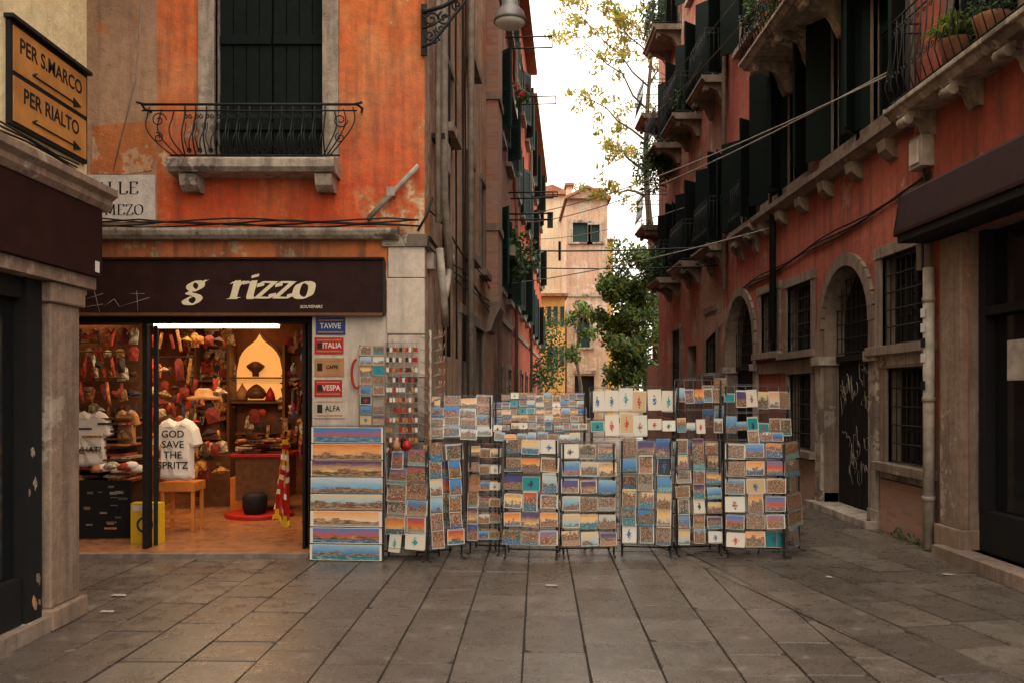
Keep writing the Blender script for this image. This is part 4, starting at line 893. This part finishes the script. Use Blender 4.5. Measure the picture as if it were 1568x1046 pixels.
mb=MB(); e=empty('hanging_plant'); mb.box(SIDE,8,9.5,.05,.35,4.2,4.4,'stone'); leafclump(mb,SIDE.w(8.7,.3,4.3),.5,260,.08,('lf1','lf2'),(1,1,1.1)); mb.build('plant_leaves',e)
mb=MB(); e=empty('hanging_plant'); leafclump(mb,SIDE.w(28.5,.5,3.2),1.1,500,.12,('lf1','lf2'),(.6,1,1.9)); leafclump(mb,SIDE.w(22,.3,2.2),.6,200,.1); mb.build('plant_leaves',e)
mb=MB()
for (u,z) in ((10,9.2),(14,9.3),(11,6.1),(17,7.5),(9,5.2)):
    mb.tube([SIDE.w(u,0,z),SIDE.w(u,1.0,z)],.018,'iron',5); mb.tube([SIDE.w(u+.6,0,z),SIDE.w(u+.6,1.0,z)],.018,'iron',5); mb.tube([SIDE.w(u,1.0,z),SIDE.w(u+.6,1.0,z)],.014,'iron',5)
mb.build('laundry_poles')
mb=MB()
def wire(a,b,sag=.25,r=.010,mat='cablew'):
    a,b=Vector(a),Vector(b); mb.tube([a.lerp(b,i/14)+Vector((0,0,-sag*4*(i/14)*(1-i/14))) for i in range(15)],r,mat,4)
wire(RW.w(9.0,.3,4.95),SIDE.w(14,0,6.2)); wire(RW.w(9.1,.3,5.0),SIDE.w(16,0,6.4),.35); wire(RW.w(14,0,4.3),SIDE.w(10,0,3.9),.1,.01); wire(RW.w(20,0,6),SIDE.w(22,0,7),.2); wire(RW.w(12.5,.1,8.5),RW.w(23,.8,9.2),.1)
wire(RW.w(12,.7,7.2),RW.w(22,.8,8.6),.1,.012); wire(RW.w(17,0,4.5),SIDE.w(9.5,0,4.55),.05,.016,'iron'); wire(RW.w(17.6,0,4.2),SIDE.w(9.5,0,4.2),.05,.012,'iron'); wire(SIDE.w(9.5,0,11),RW.w(24,0,10.5),.3)
mb.build('overhead_wires')
# ============================================================ STREET LAMP
SLp=empty('street_lamp'); mb=MB(); FL=Fr((0,8.2),(1,0),(0,-1))
mb.box(FAC,cx-.03,cx+.03,.02,.05,fz(88),fz(10),'iron')
def T(pts,r=.012): mb.tube([FL.w(fx(a),-.05,fz(b)) for a,b in pts],r,'iron',6)
T([(648,28),(680,18),(720,-4),(760,-30),(781,-36)],.02); T([(648,80),(662,74),(676,58),(690,40),(706,20),(722,-4)],.016); T([(648,52),(665,46),(690,30)],.011)
def T2(cu,cv,r,a0,tn,sg=1): mb.tube(spiral(FL,fx(cu),fz(cv),r,a0,tn,-.05,18,sg),.011,'iron',5)
for (a,b,r,a0,t,s) in ((662,38,.075,0,1.4,1),(660,62,.06,1,1.4,-1),(682,36,.07,2,1.4,1),(700,16,.06,0,1.3,-1),(676,52,.045,3,1.2,1),(652,30,.05,2,1.2,-1),(712,4,.04,1,1.2,1),(668,70,.04,0,1.2,1)): T2(a,b,r,a0,t,s)
mb.build('scroll_bracket',SLp)
mb=MB(); c=(fx(781),8.25,fz(47))
mb.lathe(c,[(.0,.50),(.02,.5),(.025,.36),(.05,.34),(.055,.26),(.075,.24),(.085,.18),(.14,.12),(.155,.06),(.16,.03),(.145,.03)],'metal',24)
mb.lathe(c,[(.15,.045),(.145,.02),(.12,-.005),(.08,-.015),(0,-.02)],'white',24); mb.tube([(c[0],c[1],c[2]+.48),(c[0],c[1],fz(-36))],.015,'iron'); mb.build('lamp_head',SLp)
# ============================================================ FAR END
e=empty('pale_far_house'); d=50; FF=Fr((0,d),(1,0),(0,-1)); mb=MB()
X=lambda p:SX(p,d); Z=lambda p:SZ(p,d)
ops=[(X(877),X(900),Z(372),Z(342)),(X(884),X(903),Z(532),Z(486),True),(X(905),X(918),Z(372),Z(345)),(X(880),X(910),Z(640),Z(575))]
wall(mb,FF,X(868),X(930),0,Z(305),ops,'farbeige',.3,'stone')
for o in ops[:3]: frame(mb,FF,*o[:4],.18,-.05,.06,'stone'); shutters(mb,FF,o[0],o[1],o[2],o[3]-(.3 if len(o)>4 else 0),-.2,'greenb',False)
mb.prism(FF,[(X(866),Z(306)),(X(899),Z(290)),(X(933),Z(306))],-8,.3,'farbeige'); mb.box(FF,X(868),X(930),-8,-.31,0,Z(305),'farbeige')
mb.prism(FF,[(X(864),Z(308)),(X(864),Z(304)),(X(899),Z(287)),(X(935),Z(304)),(X(935),Z(308)),(X(899),Z(291))],-8.2,.5,'roof')
for p,h in ((874,278),(918,286)): mb.box(FF,X(p-4),X(p+4),-2,-1.2,Z(305),Z(h),'farcream'); mb.box(FF,X(p-7),X(p+7),-2.2,-1.0,Z(h),Z(h-4),'roof')
mb.box(FF,X(868),X(930),.01,.1,Z(455),Z(450),'stone'); mb.box(FF,X(880),X(912),.01,.15,Z(572),Z(567),'stone')
mb.build('house',e)
e=empty('cream_far_house'); mb=MB(); d2=56; F5=Fr((0,d2),(1,0),(0,-1)); X5=lambda p:SX(p,d2); Z5=lambda p:SZ(p,d2)
wall(mb,F5,X5(800),X5(872),0,Z5(300),[(X5(838),X5(847),Z5(350),Z5(325)),(X5(855),X5(864),Z5(400),Z5(370))],'farcream'); mb.box(F5,X5(800),X5(872),-8,-.3,0,Z5(300),'farcream')
mb.prism(F5,[(X5(798),Z5(300)),(X5(845),Z5(285)),(X5(880),Z5(300))],-8,.4,'roof'); mb.build('house',e)
e=empty('yellow_far_house'); mb=MB()
F7=Fr((0,44),(1,0),(0,-1)); mb.box(F7,X(835)-1.,SX(868,44)-.1,-8,0,0,SZ(455,44),'yellow'); mb.box(F7,X(835)-1,SX(868,44)+.05,-8,.3,SZ(455,44),SZ(455,44)+.15,'roof')
for k in range(3): mb.box(F7,SX(838+k*10,44),SX(844+k*10,44),.0,.05,SZ(500,44),SZ(470,44),'greenb'); mb.box(F7,SX(838+k*10,44),SX(844+k*10,44),.0,.05,SZ(560,44),SZ(530,44),'greenb')
mb.build('house',e)
e=empty('slim_yellow_house'); mb=MB(); mb.box(FF,X(931),X(942),-10,-1,0,Z(365),'yellow'); mb.box(FF,X(930.5),X(943),-10.2,-.8,Z(365),Z(362),'roof')
mb.box(FF,X(943.5),X(990),-12,-3,0,Z(500),'farcream'); mb.build('house',e)
mb=MB(); mb.box(WORLD,RX-.1,12,26.2,26.6,0,2.4,'brick'); mb.build('garden_wall')
# ============================================================ TREES
def tree(name,base,top,rad0,limbs,leaf,seed):
    random.seed(seed); e=empty(name); mb=MB(); b=Vector(base); t=Vector(top); n=9
    tr=[b.lerp(t,i/n)+Vector((.25*math.sin(i*.9),.2*math.cos(i),0))*(i/n) for i in range(n+1)]
    mb.tube(tr,[rad0*(1-.82*i/n) for i in range(n+1)],'bark',8); lm=MB()
    for (f,dx,dy,dz) in limbs:
        i=f*n; p=tr[int(i)].lerp(tr[min(n,int(i)+1)],i-int(i)); q=p+Vector((dx,dy,dz)); P=[p.lerp(q,k/5)+Vector((U(-.12,.12),U(-.12,.12),U(-.1,.1)+.5*math.sin(k/5*3.14)*.3))*(k>0) for k in range(6)]
        r0=rad0*(1-.82*f)*.55; mb.tube(P,[r0*(1-.8*k/5) for k in range(6)],'bark',6)
        for k in range(leaf['twigs']):
            s=P[random.randint(2,5)]; v=Vector((U(-1,1),U(-1,1),U(-.6,.8)))*leaf['tw']; qq=s+v; mb.tube([s,s.lerp(qq,.5)+Vector((0,0,.08)),qq],[r0*.25,r0*.15,.008],'bark',4)
            for m_ in range(leaf['cl']): leafclump(lm,s.lerp(qq,U(.4,1.1)),leaf['r'],leaf['n'],leaf['s'],leaf['m'],(1,1,.7))
    mb.build('trunk_and_limbs',e); lm.build('leaves',e)
tree('tall_robinia_tree',(5.3,31,0),(4.7,30,15.5),.2,[(.6,-1.5,-.3,1.0),(.68,-2.2,.2,1.6),(.75,-2.5,-.5,2.4),(.8,1.0,.3,1.4),(.85,-2.0,0,2.2),(.9,-2.9,.4,2.0),(.95,-1.2,-.2,1.4),(.7,1.4,.3,1),(.99,.3,.4,1.0),(.55,-1.6,.6,.3),(.88,-.6,.3,1.0),(.8,-2.6,.3,2.6)],
 dict(twigs=12,tw=.9,cl=2,r=.3,n=17,s=.1,m=('lf3','lf4','lf4','lf3','lf3')),21)
tree('leafy_tree',(4.6,29,0),(4.4,29.5,5.8),.16,[(.45,-.9,-.4,.6),(.55,-1.1,.3,.9),(.65,.6,.5,1),(.7,-.8,-.5,1.0),(.8,-.9,.3,.6),(.9,.4,0,.8),(.5,-.5,-.8,.2),(.4,-.8,0,-.1),(.95,-.5,-.2,.7),(.38,-.9,-.5,-.3),(.6,-.4,-.5,.8),(.75,0,.2,.9)],
 dict(twigs=10,tw=.6,cl=2,r=.46,n=42,s=.10,m=('lf1','lf2','lf2','lf4','lf4')),22)
tree('small_garden_tree',(3.3,41,0),(3.2,41,5.5),.12,[(.5,-.5,0,.6),(.7,.6,0,.8),(.8,-.5,.2,.9),(.9,.4,0,.6)],dict(twigs=5,tw=.4,cl=2,r=.35,n=20,s=.12,m=('lf1','lf2','lf4')),23)
random.seed(31)
def plant(name,c,r,n,s,mats=('lf1','lf2'),sq=(1,1,1),pot=True):
    e=empty(name); mb=MB(); leafclump(mb,c,r,n,s,mats,sq)
    if pot: mb.lathe((c[0],c[1],c[2]-r*sq[2]-.18),[(0,0),(.1,0),(.14,.2),(.15,.24),(.12,.24)],'roof',12)
    mb.build('leaves_and_pot',e)
plant('balcony_ivy',(3.75,22.6,7.6),.8,900,.07,('lf1','lf1','lf2'),(.7,1.1,.95),False)
plant('balcony_ivy',(3.85,22.4,4.9),.6,420,.07,('lf1','lf2'),(.7,1.2,.8),False)
plant('balcony_ivy',(3.75,22.5,11.6),.6,350,.07,('lf1','lf2'),(.6,1.2,.9),False)
plant('balcony_ivy',(3.95,20,8.4),.4,220,.07,('lf1',),(.7,1.2,.8),False)
e=empty('potted_spider_plant'); mb=MB(); c=Vector(RW.w(7.9,.2,4.85))
for i in range(150):
    a=U(0,6.28); l=U(.22,.48); el=U(.3,1.4); dx=Vector((math.cos(a)*math.cos(el),math.sin(a)*math.cos(el),math.sin(el)))
    p1=c+dx*l*.6; p2=c+dx*l+Vector((0,0,-.12*l/.3)); w=Vector((-math.sin(a),math.cos(a),0))*.010
    mb.add([c-w,c+w,p1+w,p1-w,p2],[(0,1,2,3),(3,2,4)],random.choice(('lf2','lf4')))
mb.lathe((c.x,c.y,c.z-.26),[(0,0),(.09,0),(.13,.22),(.14,.26),(.1,.26)],'roof',14); mb.build('pot_and_leaves',e)
plant('potted_shrub',tuple(RW.w(12.9,.5,7.3)),.35,300,.05,('lf1','lf2'))
plant('potted_shrub',tuple(RW.w(11.4,.5,7.25)),.3,240,.05,('lf1','lf2','lf4'))
plant('potted_shrub',tuple(RW.w(7.3,.2,4.95)),.2,160,.04,('lf1','lf2'))
mb=MB()
for y in (10.1,8.9,11.9,9.3): leafclump(mb,(RX-.08,y,.05),.12,40,.03,('lf1','lf2'),(.7,1.6,.6))
mb.build('wall_foot_weeds')
mb=MB()
for (px,py,w) in ((183,912,.12),(165,937,.1),(845,897,.1),(1452,880,.1),(1270,884,.05)):
    d=EYE*F/(py-600); x=SX(px,d); mb.quad((x-w/2,d-.03,.009),(x+w/2,d-.035,.009),(x+w/2*.8,d+.02,.009),(x-w/2,d+.03,.009),'pipew')
mb.build('paper_litter')
# ============================================================ LIGHT, SKY, CAMERA  (bright hazy overcast)
w=bpy.data.worlds.new('World'); sc.world=w; w.use_nodes=True; nt=w.node_tree; bg=nt.nodes['Background']
sky=nt.nodes.new('ShaderNodeTexSky'); sky.sky_type='NISHITA'; sky.sun_disc=False
EL=math.radians(38)
sd=Vector((-1,-.38,0)).normalized()
sky.sun_elevation=EL; sky.sun_rotation=math.atan2(sd.x,sd.y); sky.air_density=1.0; sky.dust_density=6.0; sky.ozone_density=.6; sky.altitude=0
tc=nt.nodes.new('ShaderNodeTexCoord'); sx=nt.nodes.new('ShaderNodeSeparateXYZ'); nt.links.new(tc.outputs['Generated'],sx.inputs[0])
hz=ramp(nt,sx.outputs[2],[(0.0,(.42,.38,.325)),(.25,(.56,.51,.44)),(1.0,(1.0,.93,.83))])
k=N(nt,'ShaderNodeVectorMath',operation='SCALE'); nt.links.new(hz,k.inputs[0]); k.inputs['Scale'].default_value=32.0
nt.links.new(mixc(nt,.9,sky.outputs[0],k.outputs[0]),bg.inputs[0]); bg.inputs[1].default_value=.15
l=bpy.data.lights.new('sun','SUN'); l.energy=1.5; l.angle=math.radians(12); l.color=(1,.86,.68); so=bpy.data.objects.new('sun',l); COL.objects.link(so)
dv=Vector((sd.x*math.cos(EL),sd.y*math.cos(EL),math.sin(EL))); so.rotation_euler=dv.to_track_quat('Z','Y').to_euler()
cam=bpy.data.cameras.new('camera'); co=bpy.data.objects.new('camera',cam); COL.objects.link(co); co.location=(0,0,EYE); co.rotation_euler=(math.radians(90),0,0)
cam.lens=30; cam.sensor_width=36; cam.shift_y=.0491; cam.clip_end=1500; sc.camera=co
sc.view_settings.view_transform='Standard'; sc.view_settings.look='None'; sc.view_settings.exposure=0
